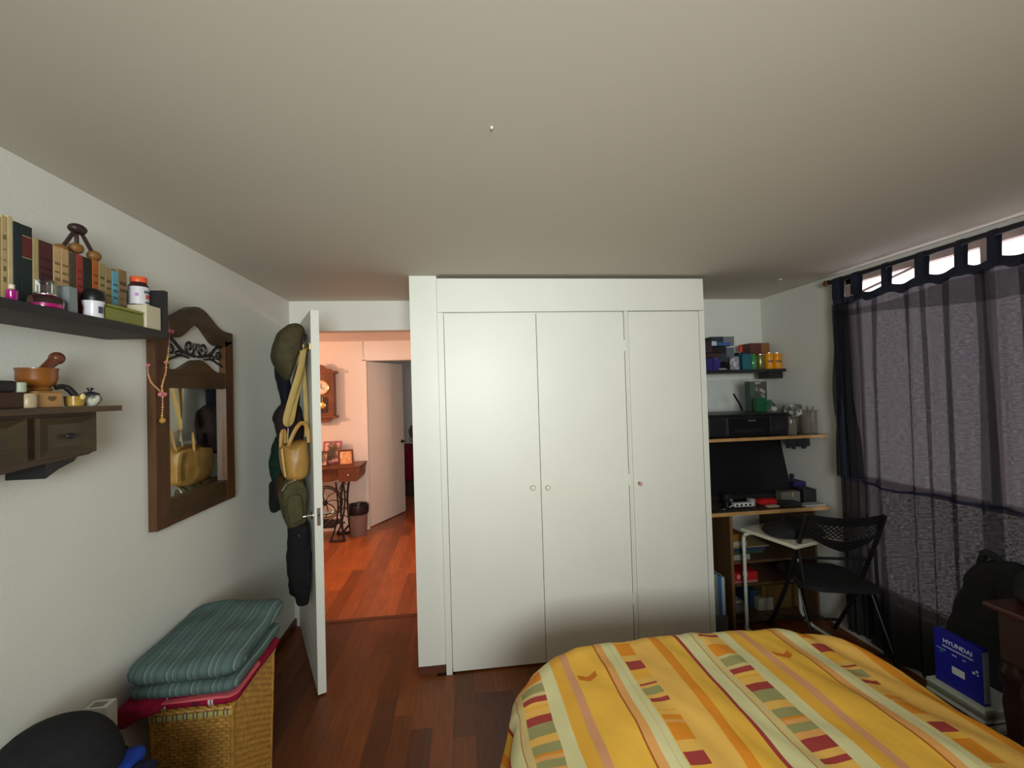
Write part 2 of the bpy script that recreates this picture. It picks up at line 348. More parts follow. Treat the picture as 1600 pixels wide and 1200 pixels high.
b = B(); blob(b, [(.155, 1.19), (.10, 1.225), (.05, 1.22), (.026, 1.19), (.018, 1.06), (.028, .955), (.072, .925), (.125, .94), (.150, 1.02), (.162, 1.10)], .60, .84, fn, 12, 2.8, 9, .01); obj('pack', b, OLB, t, smooth=True)
b = B(); blob(b, [(.13, 1.12), (.06, 1.12), (.055, .99), (.12, .98)], .80, .87, fn, 6, 2.4, 2, .004); obj('pocket', b, OLB, t, smooth=True)
b = B(); tube(b, curve([D(.86, .155, 1.165), D(.86, .13, 1.20), D(.86, .09, 1.215)], 4), .005, 6); obj('zip', b, CHROME, t, smooth=True)
b = B(); tube(b, [D(.84, .072, .93), D(.85, .075, .90), D(.84, .085, .855)], .006, 6); obj('strap_end', b, M((170, 165, 130), .7), t, smooth=True)
b = B(); blob(b, [(.112, .95), (.06, .97), (.02, .95), (.012, .80), (.010, .63), (.022, .56), (.03, .50), (.055, .485), (.082, .49), (.098, .54), (.118, .585), (.125, .70), (.118, .82)], .58, .86, fn, 10, 3, 10, .01); obj('trousers', b, cloth('charcoal_twill', (26, 26, 28)), smooth=True, label='long black trousers hanging lowest on the door', cat='trousers')

# ================================================================== HALLWAY THINGS
WALN = mat('clock_walnut', (.16, .055, .022), .4, var=.3, scale=8)
ck = thing('wall_clock', 'wooden pendulum wall clock seen past the open door', 'clock')
cy0, cy1 = 5.60, 5.719
b = B(); box(b, -1.88, -1.575, cy0, cy1, 1.44, 1.98); obj('case', b, WALN, ck)
b = B(); box(b, -1.90, -1.545, cy0-.02, cy1, 1.975, 2.005, .004); obj('cornice', b, WALN, ck)
b = B(); prism(b, [(-1.88, 2.0), (-1.575, 2.0), (-1.60, 2.03), (-1.65, 2.035), (-1.69, 2.075), (-1.7275, 2.085), (-1.765, 2.075), (-1.805, 2.035), (-1.855, 2.03)], .03, lambda a, z, d: (a, cy0-.01+d, z)); obj('crest', b, WALN, ck)
b = B(); box(b, -1.90, -1.545, cy0-.02, cy1, 1.42, 1.45, .004); prism(b, [(-1.86, 1.42), (-1.6, 1.42), (-1.65, 1.37), (-1.81, 1.37)], .08, lambda a, z, d: (a, cy0+.01+d, z)); obj('base', b, WALN, ck)
QY = Matrix.Rotation(PI/2, 4, 'X')
b = B(); lathe(b, [(.092, 0), (.092, .012), (.078, .016), (.078, .008)], -1.715, cy0, 1.80, 28, QY); obj('bezel', b, BRASS, ck, smooth=True)
b = B(); lathe(b, [(.078, 0), (.078, .009), (.001, .0092)], -1.715, cy0, 1.80, 28, QY); dl = obj('dial', b, M((232, 220, 200), .5), ck)
b = B(); obox(b, (-1.715, cy0-.012, 1.82), V((.003, 0, 0)), V((0, .001, 0)), V((0, 0, .03))); obox(b, (-1.698, cy0-.012, 1.79), V((.02, 0, -.012)), V((0, .001, 0)), V((.0015, 0, .0025))); obj('hands', b, BLACK, ck)
b = B(); box(b, -1.79, -1.64, cy0-.004, cy0+.001, 1.49, 1.68); obj('pendulum_window', b, M((50, 24, 12), .3), ck)
b = B(); lathe(b, [(.042, 0), (.042, .008), (.03, .013), (.001, .014)], -1.705, cy0-.004, 1.58, 20, QY); tube(b, [(-1.705, cy0-.008, 1.60), (-1.705, cy0-.008, 1.68)], .004); obj('pendulum', b, BRASS, ck, smooth=True)

sm = thing('sewing_table', 'treadle sewing machine table with iron frame in the hallway', 'sewing table')
ty = 5.22
b = B(); box(b, -2.35, -1.20, ty+.02, ty+.44, .845, .87, .004); obj('tabletop', b, WALN, sm)
b = B(); prism(b, [(-2.2, .845), (-1.42, .845), (-1.42, .72), (-1.55, .69), (-2.07, .69), (-2.2, .72)], .30, lambda a, z, d: (a, ty+.10+d, z)); obj('apron', b, WALN, sm)
b = B(); prism(b, [(-1.43, .845), (-1.19, .845), (-1.20, .82), (-1.205, .74), (-1.23, .70), (-1.43, .70)], .34, lambda a, z, d: (a, ty-.0+d, z)); dw = obj('drawer', b, WALN, sm)
b = B(); ball(b, (-1.32, ty-.008, .775), .012); obj('drawer_knob', b, CHROME, dw, smooth=True)
b = B()
for yy in (ty+.06, ty+.36):
    tube(b, curve([(-1.40, yy, .69), (-1.43, yy, .45), (-1.42, yy, .2), (-1.40, yy, .0)], 6), .013)
    tube(b, curve([(-1.48, yy, .69), (-1.46, yy, .4), (-1.50, yy, .15), (-1.56, yy, 0)], 6), .010)
    tube(b, [(-1.56, yy, .012), (-1.38, yy, .012)], .012)
tube(b, [(-1.42, ty+.06, .10), (-1.42, ty+.36, .10)], .012)
for k in range(5): tube(b, curve([(-1.44, ty+.06, .2+.1*k), (-1.44, ty+.21, .26+.1*k), (-1.44, ty+.36, .2+.1*k)], 4), .006)
tube(b, [(-1.42, ty+.2, .18), (-2.2, ty+.2, .18)], .010)
obj('iron_leg_frame', b, BLACK, sm, smooth=True)
b = B(); cxw, czw = -1.60, .46
for R_ in (.19, .17): tube(b, [(cxw+R_*math.cos(a), ty+.06, czw+R_*math.sin(a)) for a in [i*PI/18 for i in range(36)]], .008, 6, closed=True)
for k in range(8):
    a = k*PI/4; tube(b, curve([(cxw, ty+.06, czw), (cxw+.09*math.cos(a+.3), ty+.06, czw+.09*math.sin(a+.3)), (cxw+.17*math.cos(a), ty+.06, czw+.17*math.sin(a))], 4), .006, 6)
ball(b, (cxw, ty+.05, czw), .03); obj('flywheel', b, BLACK, sm, smooth=True)
b = B(); box(b, -1.95, -1.50, ty+.04, ty+.34, .17, .19)
for k in range(7): box(b, -1.94+.065*k, -1.92+.065*k, ty+.05, ty+.33, .19, .2)
obj('treadle', b, BLACK, sm)
def photo_frame(label, fr, pic, cx, cy, z0, w, h, lean, group=None, rot=0, fw=.02):
    t = thing('photo_frame', label, 'photo frame', group)
    R_ = Matrix.Translation((cx, cy, z0)) @ Matrix.Rotation(rot, 4, 'Z') @ Matrix.Rotation(-lean, 4, 'X')
    b = B()
    for d in ((-w/2, w/2, 0, .012, 0, fw), (-w/2, w/2, 0, .012, h-fw, h), (-w/2, -w/2+fw, 0, .012, fw, h-fw), (w/2-fw, w/2, 0, .012, fw, h-fw)): box(b, *d)
    bmesh.ops.transform(b, matrix=R_, verts=b.verts); obj('frame', b, fr, t)
    b = B(); box(b, -w/2+fw, w/2-fw, .004, .012, fw, h-fw); bmesh.ops.transform(b, matrix=R_, verts=b.verts); obj('picture', b, pic, t)
    b = B(); p_ = R_ @ V((0, .016, h*.7)); tube(b, [p_, V((p_.x, p_.y+.05, z0+.004))], .006); obj('stand', b, BLACK, t)
    return R_, t
def blotch(name, c1, c2, c3, sc):
    m = mat(name, c1, .4); nt = m.node_tree; n = nt.nodes.new('ShaderNodeTexNoise'); n.inputs['Scale'].default_value = sc
    r = ramp(nt, [(.42, c1), (.5, c2), (.62, c3)]); nt.links.new(nt.nodes['Texture Coordinate'].outputs['Object'], n.inputs['Vector']); nt.links.new(n.outputs[0], r.inputs[0])
    nt.links.new(r.outputs[0], nt.nodes['Principled BSDF'].inputs['Base Color']); return m
PIC1 = blotch('portrait_print_dark', srgb(70, 60, 50), srgb(110, 90, 80), srgb(230, 190, 170), 9)
PIC2 = blotch('portrait_print_warm', srgb(240, 190, 130), srgb(225, 150, 100), srgb(250, 225, 190), 14)
photo_frame('pink framed photograph on the sewing table', M((150, 90, 120), .5), PIC1, -1.60, 5.56, .871, .22, .27, .22)
photo_frame('small dark brown framed photograph leaning near the table edge', WALN, PIC2, -1.37, 5.33, .871, .17, .19, .35, rot=.35)
photo_frame('dark framed photograph half hidden by the open door', M((60, 30, 28), .5), PIC1, -1.66, 5.33, .871, .17, .18, .2, rot=-.2)

wb = thing('waste_bin', 'grey plastic waste bin lined with a black bag', 'waste bin')
b = B(); lathe(b, [(.085, 0), (.092, .02), (.112, .34), (.104, .34), (.085, .03)], -1.285, 5.50, 0, 4*6); obj('tub', b, M((128, 112, 108), .5), wb, smooth=True)
b = B(); lathe(b, [(.114, .26), (.119, .28), (.121, .345), (.116, .372), (.100, .365), (.09, .30), (.085, .28)], -1.285, 5.50, 0, 26)
for v in b.verts: v.co += noise.noise_vector(v.co*30)*.008
obj('bin_bag', b, BLKP, wb, smooth=True)

# far hallway door, opened inwards
d2 = tag(bpy.data.objects.new('door_2', None), 'plain pinkish door at the hallway end, half open', None, None, 'structure'); COL.objects.link(d2)
h0 = V((-1.195, 5.76, 0)); dv = V((.36, .70, 0)).normalized(); nv = V((dv.y, -dv.x, 0))
b = B(); obox(b, h0+dv*.385+V((0, 0, 1.07))+nv*-.018, dv*.38, nv*.018, V((0, 0, 1.055))); obj('door_leaf', b, HALL, d2)
b = B(); p0 = h0+dv*.715+V((0, 0, 1.02)); lathe(b, [(.024, 0), (.024, .008), (.01, .012)], *p0, 14, nv.to_track_quat('Z', 'Y').to_matrix()); tube(b, curve([p0, p0+nv*.05, p0+nv*.055-dv*.1], 4), .009); obj('door_handle', b, M((60, 55, 50), .4, metal=1), d2, smooth=True)
# bed and coats in the far room
fb = thing('bed', 'bed with magenta blanket in the far room beyond the hallway', 'bed')
b = B(); box(b, -1.3, .3, 7.4, 8.7, .25, .74, .05); obj('blanket', b, cloth('magenta_blanket', (120, 26, 56)), fb, smooth=True)
b = B(); box(b, -1.28, .28, 7.42, 8.68, .0, .249); obj('bed_base', b, M((50, 26, 26), .6), fb)
b = B(); ball(b, (-.62, 8.3, .86), .19, 2.0, 1.2, .6, 16); obj('pillow', b, cloth('grey_pillowcase', (170, 160, 165)), smooth=True, label='pale grey pillow on the magenta bed', cat='pillow')
b = B(); blob(b, [(-.93, 1.12), (-.8, 1.12), (-.78, .98), (-.84, .90), (-.95, .94)], 7.9, 8.1, lambda s, t, z: (t, s, z), 7, 2.2, 3, .02)
obj('plush_bundle', b, cloth('grey_brown_cloth', (96, 82, 84)), smooth=True, label='grey bundled cloth beside the far door handle', cat='cloth')
b = B(); lathe(b, [(.05, 0), (.16, 0), (.17, .02), (.05, .09), (.03, .10)], -2.75, 4.30, 2.03, 24); tube(b, [(-2.75, 4.30, 2.12), (-2.75, 4.30, 2.38)], .004)
tag(obj('pendant_lamp', b, BLACK, smooth=True), 'dark hallway pendant lamp shade out of view', 'lamp')

# ================================================================== LEFT WALL
# mirror
mr = thing('mirror', 'carved dark wood wall mirror with iron scrollwork top', 'mirror')
y0, y1, zb, zs = 1.91, 2.515, 1.155, 1.985
XM = XL+.001
fm = lambda y, z, d: (XM+d, y, z)
b = B(); prism(b, [(y0, zb), (y0+.085, zb), (y0+.085, zs), (y0, zs)], .032, fm); obj('left_stile', b, DWOOD, mr)
b = B(); prism(b, [(y1-.075, zb), (y1, zb), (y1, zs), (y1-.075, zs)], .032, fm); obj('right_stile', b, DWOOD, mr)
b = B(); prism(b, [(y0+.085, zb), (y1-.075, zb), (y1-.075, zb+.105), (y0+.085, zb+.105)], .030, fm); obj('bottom_rail', b, DWOODY, mr)
def hump(n, a, bb, hgt, base): return [(a+(bb-a)*i/n, base+hgt*(.5-.5*math.cos(2*PI*min(1, max(0, (i/n-.12)/.76))))) for i in range(n+1)]
ym0, ym1 = y0+.085, y1-.075
b = B(); prism(b, hump(20, y0, y1, .085, 2.035)+[(y1, zs), (ym1, zs-.03)]+hump(20, ym0, ym1, .085, 1.955)[::-1]+[(ym0, zs-.03), (y0, zs)], .032, fm); obj('crown_rail', b, DWOODY, mr)
b = B(); prism(b, [(ym0, 1.735), (ym1, 1.735)]+hump(20, ym0, ym1, .055, 1.815)[::-1], .030, fm); obj('middle_rail', b, DWOODY, mr)
b = B(); box(b, XM, XM+.008, ym0, ym1, zb+.105, 1.735); obj('looking_glass', b, MIRR, mr)
b = B(); xx = XM+.018; yc = (y0+y1)/2
for sg in (-1, 1):
    def P_(dy, z): return (xx, yc+sg*dy, z)
    tube(b, [P_(.052+.042*(1-k/22)*math.cos(k*.42+2.6), 1.925+.042*(1-k/26)*math.sin(k*.42+2.6)) for k in range(20)], .006, 6)
    tube(b, curve([P_(.012, 1.885), P_(.10, 1.90), P_(.17, 1.945), P_(.22, 1.955)], 5), .007, 6)
    tube(b, curve([P_(.06, 1.875), P_(.12, 1.88), P_(.19, 1.86), P_(.22, 1.85)], 5), .005, 6)
    tube(b, [P_(.185+.026*(1-k/20)*math.cos(k*.5), 1.90+.026*(1-k/20)*math.sin(k*.5)) for k in range(16)], .005, 6)
    ball(b, P_(.13, 1.89), .014, n=8)
obj('scrollwork', b, BLACK, mr, smooth=True)
# garland on the shelf corner / mirror
gl = thing('bead_garland', 'string of yellow beads and pink bows hanging over the mirror', 'garland')
gx = XM+.045
gp = [aX(px, py, gx) for px, py in ((263, 502), (265, 518), (264, 540), (262, 558), (260, 567), (259, 582), (255, 596), (253, 606), (254, 616), (254, 636), (253, 652))]
for g in gp: pass
gp2 = [aX(px, py, gx) for px, py in ((231, 572), (232, 586), (237, 598), (247, 608), (254, 616))]
b = B(); tube(b, curve(gp, 4), .0014, 5); tube(b, curve(gp2, 4), .0014, 5); obj('cord', b, M((215, 150, 165), .6), gl)
YB1 = blotch('bead_mix', srgb(205, 172, 60), srgb(205, 130, 110), srgb(170, 160, 70), 40); 
b = B()
for k, p in enumerate(curve(gp, 4)):
    if k % 1 == 0 and 8 < k: ball(b, p, .0036 if k % 3 else .0046, n=6)
for p in curve(gp2, 4)[4:-3]: ball(b, p, .004, n=6)
o = obj('bead', b, YB1, gl, kind='stuff')
b = B(); ball(b, aX(254, 657, gx), .012, n=8); obj('charm', b, M((180, 140, 60), .4), gl)
for px, py in ((265, 518), (260, 567), (254, 617), (231, 571)):
    p = aX(px, py, gx); b = B(); r_ = .007 if px in (260, 231) else .013
    ball(b, p+V((0, -r_, .002)), r_*.9, .6, 1.1, .8, 8); ball(b, p+V((0, r_, .002)), r_*.9, .6, 1.1, .8, 8); ball(b, p, r_*.5, n=6); obj('bow', b, M((222, 130, 150), .5), gl, smooth=True)

# upper black shelf
XS = -1.06
us = thing('wall_shelf', 'black wall shelf holding books on the left wall', 'shelf')
bx('board', BLACK, (XL+.001, XS, .62, 1.70, 1.905, 1.93), us)
bx('end_panel', BLACK, (XL+.001, XS, 1.70, 1.722, 1.905, 2.078), us)
bx('board_edge', M((60, 54, 50), .6), (XL+.002, XS-.001, .63, 1.699, 1.9035, 1.905), us)
def py_to(px, py, x): return aX(px, py, x)
# books: spine px range at plane x=-1.115, top px
BK = [(-14, 2, 336, (176, 152, 106), 'tan'), (2, 12, 337, (180, 158, 112), 'tan'), (12, 21, 338, (190, 176, 136), 'cream'), (22, 33, 347, (22, 38, 44), 'dark teal'), (33, 51, 353, (24, 36, 36), 'dark green'),
      (51, 61, 373, (170, 154, 108), 'cream'), (61, 83, 378, (74, 30, 34), 'maroon'), (83.5, 95, 385, (186, 156, 112), 'tan'), (95.5, 108, 389, (182, 150, 108), 'tan'),
      (109, 119, 395, (72, 62, 50), 'grey brown'), (119.5, 130, 398, (142, 54, 42), 'red'), (131, 144, 403, (26, 30, 26), 'black'), (144.5, 154, 406, (168, 92, 36), 'orange'),
      (154.5, 164, 411, (150, 132, 88), 'tan'), (164.5, 174.5, 418, (146, 128, 88), 'tan'), (175, 185, 424, (98, 160, 184), 'light blue'), (185.5, 198, 422, (128, 104, 74), 'brown')]
LBL = ['tan book at the left frame edge of the black shelf', 'tan hardback beside the cream book on the left shelf', 'tall cream book left of the dark teal book', 'tall dark teal book, thin, among the left shelf books', 'dark green hardback with a red label on its spine',
       'thin cream book between the dark green and maroon books', 'wide maroon hardback behind the perfume bottle', 'tan paperback directly right of the maroon book', 'tan paperback with dark marks left of the grey brown book',
       'narrow grey brown book left of the red spine', 'narrow red book behind the roll-on deodorant', 'black book between the red and orange books', 'orange book under the wooden ornament', 'tan book directly right of the orange book', 'tan book directly left of the light blue book', 'slim light blue book near the pill bottle', 'brown book right of the light blue book, last in the row']
prev = None
for (a, c, tp, rgb, nm), lb in zip(BK, LBL):
    xs = -1.125; zt = aX((a+c)/2, tp, xs).z; ya = aX(a, 420, xs).y; yb = aX(c, 420, xs).y
    if prev is not None: ya = max(ya, prev+.0005)
    prev = yb
    t = thing('book', lb, 'book', 'books on the upper black shelf')
    b = B(); box(b, XL+.012, xs, ya, yb, 1.931, zt, .002); obj('cover', b, M(rgb, .6, var=.12, scale=30), t)
    b = B(); box(b, XL+.010, xs-.003, ya+.0018, yb-.0018, 1.933, zt+.0006-.004+.003); obj('pages', b, M((205, 192, 160), .8), t)
    if nm == 'dark green':
        for q0, q1, cc in ((.62, .86, (92, 32, 30)), (.86, .872, (150, 140, 100)), (.60, .612, (150, 140, 100))):
            zz = zt-1.93; bx('spine_label', M(cc, .5), (xs, xs+.0008, ya+.003, yb-.003, 1.93+zz*q0, 1.93+zz*q1), t)
    if nm in ('tan', 'red', 'brown', 'orange', 'maroon', 'light blue'):
        b = B(); zz = zt-1.93; rr = random.Random(a)
        for q in range(5): box(b, xs, xs+.0007, ya+.004, yb-.004, 1.93+zz*(.25+.12*q), 1.93+zz*(.25+.12*q+.05*rr.random()+.01))
        obj('spine_print', b, M(tuple(int(v*.62) for v in rgb), .6), t)
# wooden ornament on the books
t = thing('wooden_ornament', 'dark wooden three-legged ornament with round feet on the books', 'ornament')
xo = -1.155
pt = lambda px, py: aX(px, py, xo)
b = B(); ball(b, pt(121, 358), .026, .8, 1.0, .62, 14); obj('head', b, M((50, 34, 34), .45), t, smooth=True)
for (p, q, c, ang) in (((114, 364), (98, 386), (95, 390), .0), ((119.5, 366), (120, 385), (119, 388), 0), ((127, 364), (145, 396), (147, 400), .6)):
    b = B(); tube(b, [pt(*p), pt(*q)], .0055); o = obj('leg', b, M((52, 36, 34), .5), t, smooth=True)
    b = B(); ball(b, pt(*c), .0195, .9, 1.05, .85, 12); obj('round_foot', b, M((128, 88, 44), .5), o, smooth=True)
# front row objects
def at_shelf(px, py): # point on shelf top z for a given front-edge px
    return aX(px, py, -1.075)
p = at_shelf(22, 466); yb_ = aX(22, 466, -1.08).y
t = thing('nail_polish', 'tiny magenta bottle at the left end of the black shelf', 'bottle')
b = B(); lathe(b, [(.009, 0), (.011, .003), (.011, .026), (.005, .03)], -1.085, yb_, 1.931, 14); obj('bottle', b, M((150, 20, 110), .15, coat=.5), t, smooth=True)
b = B(); lathe(b, [(.0055, 0), (.0055, .01), (.003, .012)], -1.085, yb_, 1.961, 12); obj('cap', b, M((210, 195, 180), .3), t, smooth=True)
y_ = aX(74, 470, -1.10).y
t = thing('perfume_bottle', 'round glass perfume bottle with magenta liquid and clear cap', 'perfume bottle')
b = B(); lathe(b, [(.024, 0), (.036, .004), (.037, .02), (.033, .033), (.012, .039), (.011, .045)], -1.105, y_, 1.931, 24); obj('glass_body', b, GLASS, t, smooth=True)
b = B(); lathe(b, [(.022, .002), (.0345, .005), (.035, .014), (.001, .0142)], -1.105, y_, 1.931, 24); obj('liquid', b, M((214, 10, 140), .2), t, smooth=True)
b = B(); box(b, -1.121, -1.089, y_-.014, y_+.018, 1.974, 2.012, .004); obj('cap', b, GLASS, t)
b = B(); lathe(b, [(.024, 0), (.024, .003)], -1.105, y_, 1.969, 20); obj('collar', b, CHROME, t, smooth=True)
y_ = aX(106, 470, -1.10).y
bx('glass_box', mat('smoky_glass', srgb(112, 122, 124), .2, var=.1), (-1.12, -1.085, y_-.014, y_+.014, 1.931, 2.008), bev=.003, label='grey glass block between the perfume and the red book', cat='glass block')
y_ = aX(146, 480, -1.09).y
t = thing('deodorant', 'roll-on deodorant with black domed cap and white body', 'deodorant')
b = B(); lathe(b, [(.022, 0), (.024, .004), (.022, .03), (.026, .045), (.027, .05), (.02, .052)], -1.09, y_, 1.931, 24); obj('body', b, M((212, 212, 222), .3), t, smooth=True)
b = B(); lathe(b, [(.027, 0), (.028, .008), (.026, .022), (.018, .034), (.004, .039)], -1.09, y_, 1.982, 24); obj('cap', b, M((16, 17, 20), .4), t, smooth=True)
bx('label_patch', M((70, 66, 100), .5), (-1.0675, -1.066, y_-.012, y_+.002, 1.945, 1.965), t)
ya, yb = aX(158, 480, -1.085).y, aX(224, 495, -1.075).y
t = thing('tin_box', 'small olive green box in front of the light blue book', 'box')
bx('box_body', M((118, 122, 52), .35), (-1.118, -1.073, ya+.002, yb, 1.931, 1.974), t, bev=.006)
bx('box_lid', M((132, 138, 58), .3), (-1.119, -1.072, ya+.001, yb+.001, 1.9745, 1.984), t, bev=.004)
ya2, yb2 = yb+.004, 1.696
bx('cream_box', M((196, 188, 164), .6), (-1.20, -1.068, ya2, yb2, 1.931, 2.012), bev=.002, label='cream cardboard box under the orange capped pill bottle', cat='box')
yc_ = aX(217, 474, -1.13).y
t = thing('pill_bottle', 'brown supplement bottle with orange cap and white label', 'bottle')
zb_ = 2.013
b = B(); lathe(b, [(.027, 0), (.030, .003), (.030, .072), (.023, .084), (.021, .088)], -1.13, yc_, zb_, 24); obj('bottle_body', b, M((52, 24, 30), .3), t, smooth=True)
b = B(); lathe(b, [(.0304, .008), (.0307, .008), (.0307, .070), (.0304, .070)], -1.13, yc_, zb_, 24); lab = obj('label_wrap', b, M((206, 206, 214), .4), t, smooth=True)
b = B(); lathe(b, [(.0235, 0), (.0245, .003), (.0245, .016), (.022, .020), (.002, .0205)], -1.13, yc_, zb_+.087, 24); obj('cap', b, M((226, 92, 48), .4), t, smooth=True)
def arc_patch(cx, cy, R_, a0, a1, z0, z1, n=6):
    b = B(); A = []; 
    for i in range(n+1):
        a = a0+(a1-a0)*i/n; A.append([b.verts.new((cx+R_*math.cos(a), cy+R_*math.sin(a), z)) for z in (z0, z1)])
    for p, q in zip(A, A[1:]): b.faces.new((p[0], q[0], q[1], p[1]))
    return b
obj('print_oval', arc_patch(-1.13, yc_, .0311, -.35, .35, zb_+.028, zb_+.043), M((196, 90, 80), .5), lab)
obj('print_lines', arc_patch(-1.13, yc_, .0311, -.5, .6, zb_+.047, zb_+.057), M((96, 100, 120), .5), lab)
obj('print_band', arc_patch(-1.13, yc_, .0311, -.4, .5, zb_+.012, zb_+.018), M((80, 80, 86), .5), lab)
obj('print_spot', arc_patch(-1.13, yc_, .0311, -1.3, -1.0, zb_+.036, zb_+.046), M((180, 110, 200), .5), lab)

# lower wooden shelf
XW = -1.09
ls = thing('drawer_shelf', 'dark wooden wall shelf with two small drawers', 'shelf')
bx('top_board', DWOODY, (XL+.001, XW, .62, 1.543, 1.651, 1.668), ls, bev=.002)
b = B(); fs = lambda y, z, d: (XL+.001+d, y, z)
prism(b, [(.65, 1.651), (1.50, 1.651), (1.50, 1.545), (1.495, 1.53), (1.47, 1.522), (1.33, 1.515), (1.18, 1.503), (1.0, 1.495), (.65, 1.49)], .125, fs); obj('case', b, DWOODY, ls)
for (ya, yb) in ((1.075, 1.265), (1.30, 1.48)):
    b = B(); xf = XL+.127
    o4 = [(ya, 1.53), (yb, 1.53), (yb, 1.64), (ya, 1.64)]; i4 = [(ya+.035, 1.555), (yb-.035, 1.555), (yb-.035, 1.62), (ya+.035, 1.62)]
    A = [b.verts.new((xf+.014, *q)) for q in o4]; Bv = [b.verts.new((xf+.002, *q)) for q in i4]; Cv = [b.verts.new((xf, *q)) for q in o4]
    for i in range(4): b.faces.new((A[i], A[(i+1) % 4], Bv[(i+1) % 4], Bv[i])); b.faces.new((Cv[i], Cv[(i+1) % 4], A[(i+1) % 4], A[i]))
    b.faces.new(Bv); dw = obj('drawer', b, mat('drawer_wood', (.050, .036, .018), .5, var=.3, scale=6, stretch=(1, 1, 5)), ls)
    b = B(); ball(b, (xf+.014, (ya+yb)/2, 1.585), .010, .9, 1.4, .8, 10); obj('drawer_knob', b, BLACK, dw, smooth=True)
b = B(); prism(b, [(1.36, 1.517), (1.47, 1.524), (1.45, 1.505), (1.40, 1.49), (1.36, 1.47)], .10, lambda y, z, d: (XL+.002+d, y, z)); obj('bracket', b, BLACK, ls)
ZT = 1.669
def ly(px, x, py=620): return aX(px, py, x).y
# mortar on the box row
bx('brown_box', M((56, 34, 26), .6), (-1.235, -1.11, ly(-16, -1.11), ly(40, -1.11), ZT, ZT+.040), bev=.003, label='low dark brown box at the left end of the wooden shelf', cat='box')
bx('dark_case', M((26, 24, 28), .6), (-1.225, -1.12, ly(-10, -1.12), ly(27, -1.12), ZT+.041, ZT+.070), bev=.006, label='flat black case lying on the low brown box', cat='case')
b = B(); lathe(b, [(.011, 0), (.012, .003), (.012, .024), (.009, .026)], -1.125, ly(35, -1.12), ZT+.041, 14); obj('pale_jar', b, M((160, 170, 150), .5), smooth=True, label='tiny pale green jar beside the mortar', cat='jar')
ya, yb = ly(41, -1.105), ly(62, -1.105)
b = B(); lathe(b, [(.016, 0), (.0175, .003), (.0175, .034), (.015, .037)], -1.115, (ya+yb)/2-.002, ZT, 16); obj('white_canister', b, M((165, 150, 120), .35), smooth=True, label='short whitish canister left of the tan box', cat='canister')
ya, yb = (ya+yb)/2+.019, ly(101, -1.105)
t = thing('emblem_box', 'small tan box with a dark emblem supporting the mortar', 'box')
bx('box_body', M((176, 134, 84), .6), (-1.235, -1.11, ya, yb, ZT, ZT+.040), t, bev=.002)
b = B(); prism(b, [(-.014, .003), (-.010, .007), (.010, .007), (.014, .003), (.009, -.003), (.004, -.006), (-.004, -.006), (-.009, -.003)], .0006, lambda a, z, d: (-1.1098+d, (ya+yb)/2+a+.004, ZT+.023+z)); obj('emblem', b, M((104, 76, 44), .6), t)
bx('box_lid', M((150, 112, 66), .6), (-1.236, -1.109, ya-.001, yb+.001, ZT+.0405, ZT+.0435), t)
ym = ly(58, -1.165); MW = mat('mortar_wood', (.22, .075, .012), .35, var=.25, scale=6, stretch=(1, 1, 4), coat=.3)
t = thing('mortar', 'polished brown wooden mortar bowl on the lower shelf', 'mortar')
zm = ZT+.0445
b = B(); lathe(b, [(.029, 0), (.031, .003), (.029, .008), (.027, .011), (.037, .020), (.042, .034), (.0415, .056), (.0435, .060), (.0435, .064), (.039, .064), (.036, .04), (.018, .02)], -1.165, ym, zm, 28); obj('bowl', b, MW, t, smooth=True)
b = B(); q0 = V((-1.165, ym-.01, zm+.035)); q1 = V((-1.16, ym+.056, zm+.098)); tube(b, [q0, q0.lerp(q1, .5), q0.lerp(q1, .85), q0.lerp(q1, .93), q1], [.011, .012, .014, .017, .010], 12); ball(b, q0.lerp(q1, .97), .0185, n=12)
obj('pestle', b, mat('pestle_wood', (.12, .035, .018), .35, var=.3), smooth=True, label='dark wooden pestle leaning in the mortar bowl', cat='pestle')
b = B(); ball(b, (-1.215, ly(88, -1.2), ZT+.020), .019, n=12); obj('ball_ornament', b, M((150, 150, 160), .4), smooth=True, label='pale grey ball behind the mortar bowl', cat='ball')
b = B(); tube(b, curve([(-1.14, ly(86, -1.14), ZT+.055), (-1.13, ly(96, -1.14), ZT+.057), (-1.12, ly(104, -1.14), ZT+.035), (-1.115, ly(110, -1.14), ZT+.008)], 5), [.007]*6+[.009]*10, 8); obj('dark_pipe', b, BLKP, smooth=True, label='small black curved pipe between mortar and glass cup', cat='pipe')
y_ = ly(118, -1.12)
t = thing('glass_cup', 'small amber glass cup with a round gold face', 'cup')
b = B(); lathe(b, [(.018, 0), (.021, .003), (.023, .030), (.021, .030), (.018, .006)], -1.12, y_-.003, ZT, 18); obj('cup_body', b, mat('amber_glass', srgb(150, 120, 50), .2, var=.4, scale=40), t, smooth=True)
b = B(); ball(b, (-1.098, y_-.003, ZT+.028), .009, .35, 1, 1, 12); obj('gold_face', b, M((230, 215, 140), .25), t, smooth=True)
y_ = ly(141, -1.12)
t = thing('ceramic_pot', 'small lidded dark and white pot at the shelf end', 'pot')
b = B(); lathe(b, [(.014, 0), (.017, .003), (.026, .014), (.027, .022), (.022, .032)], -1.12, y_, ZT, 22); obj('pot_body', b, blotch('pot_glaze', srgb(30, 26, 40), srgb(120, 120, 110), srgb(190, 195, 180), 35), t, smooth=True)
b = B(); lathe(b, [(.023, 0), (.021, .006), (.010, .011), (.004, .012), (.004, .015), (.008, .018), (.008, .022), (.003, .024)], -1.12, y_, ZT+.032, 18); obj('lid', b, M((36, 30, 44), .3), t, smooth=True)
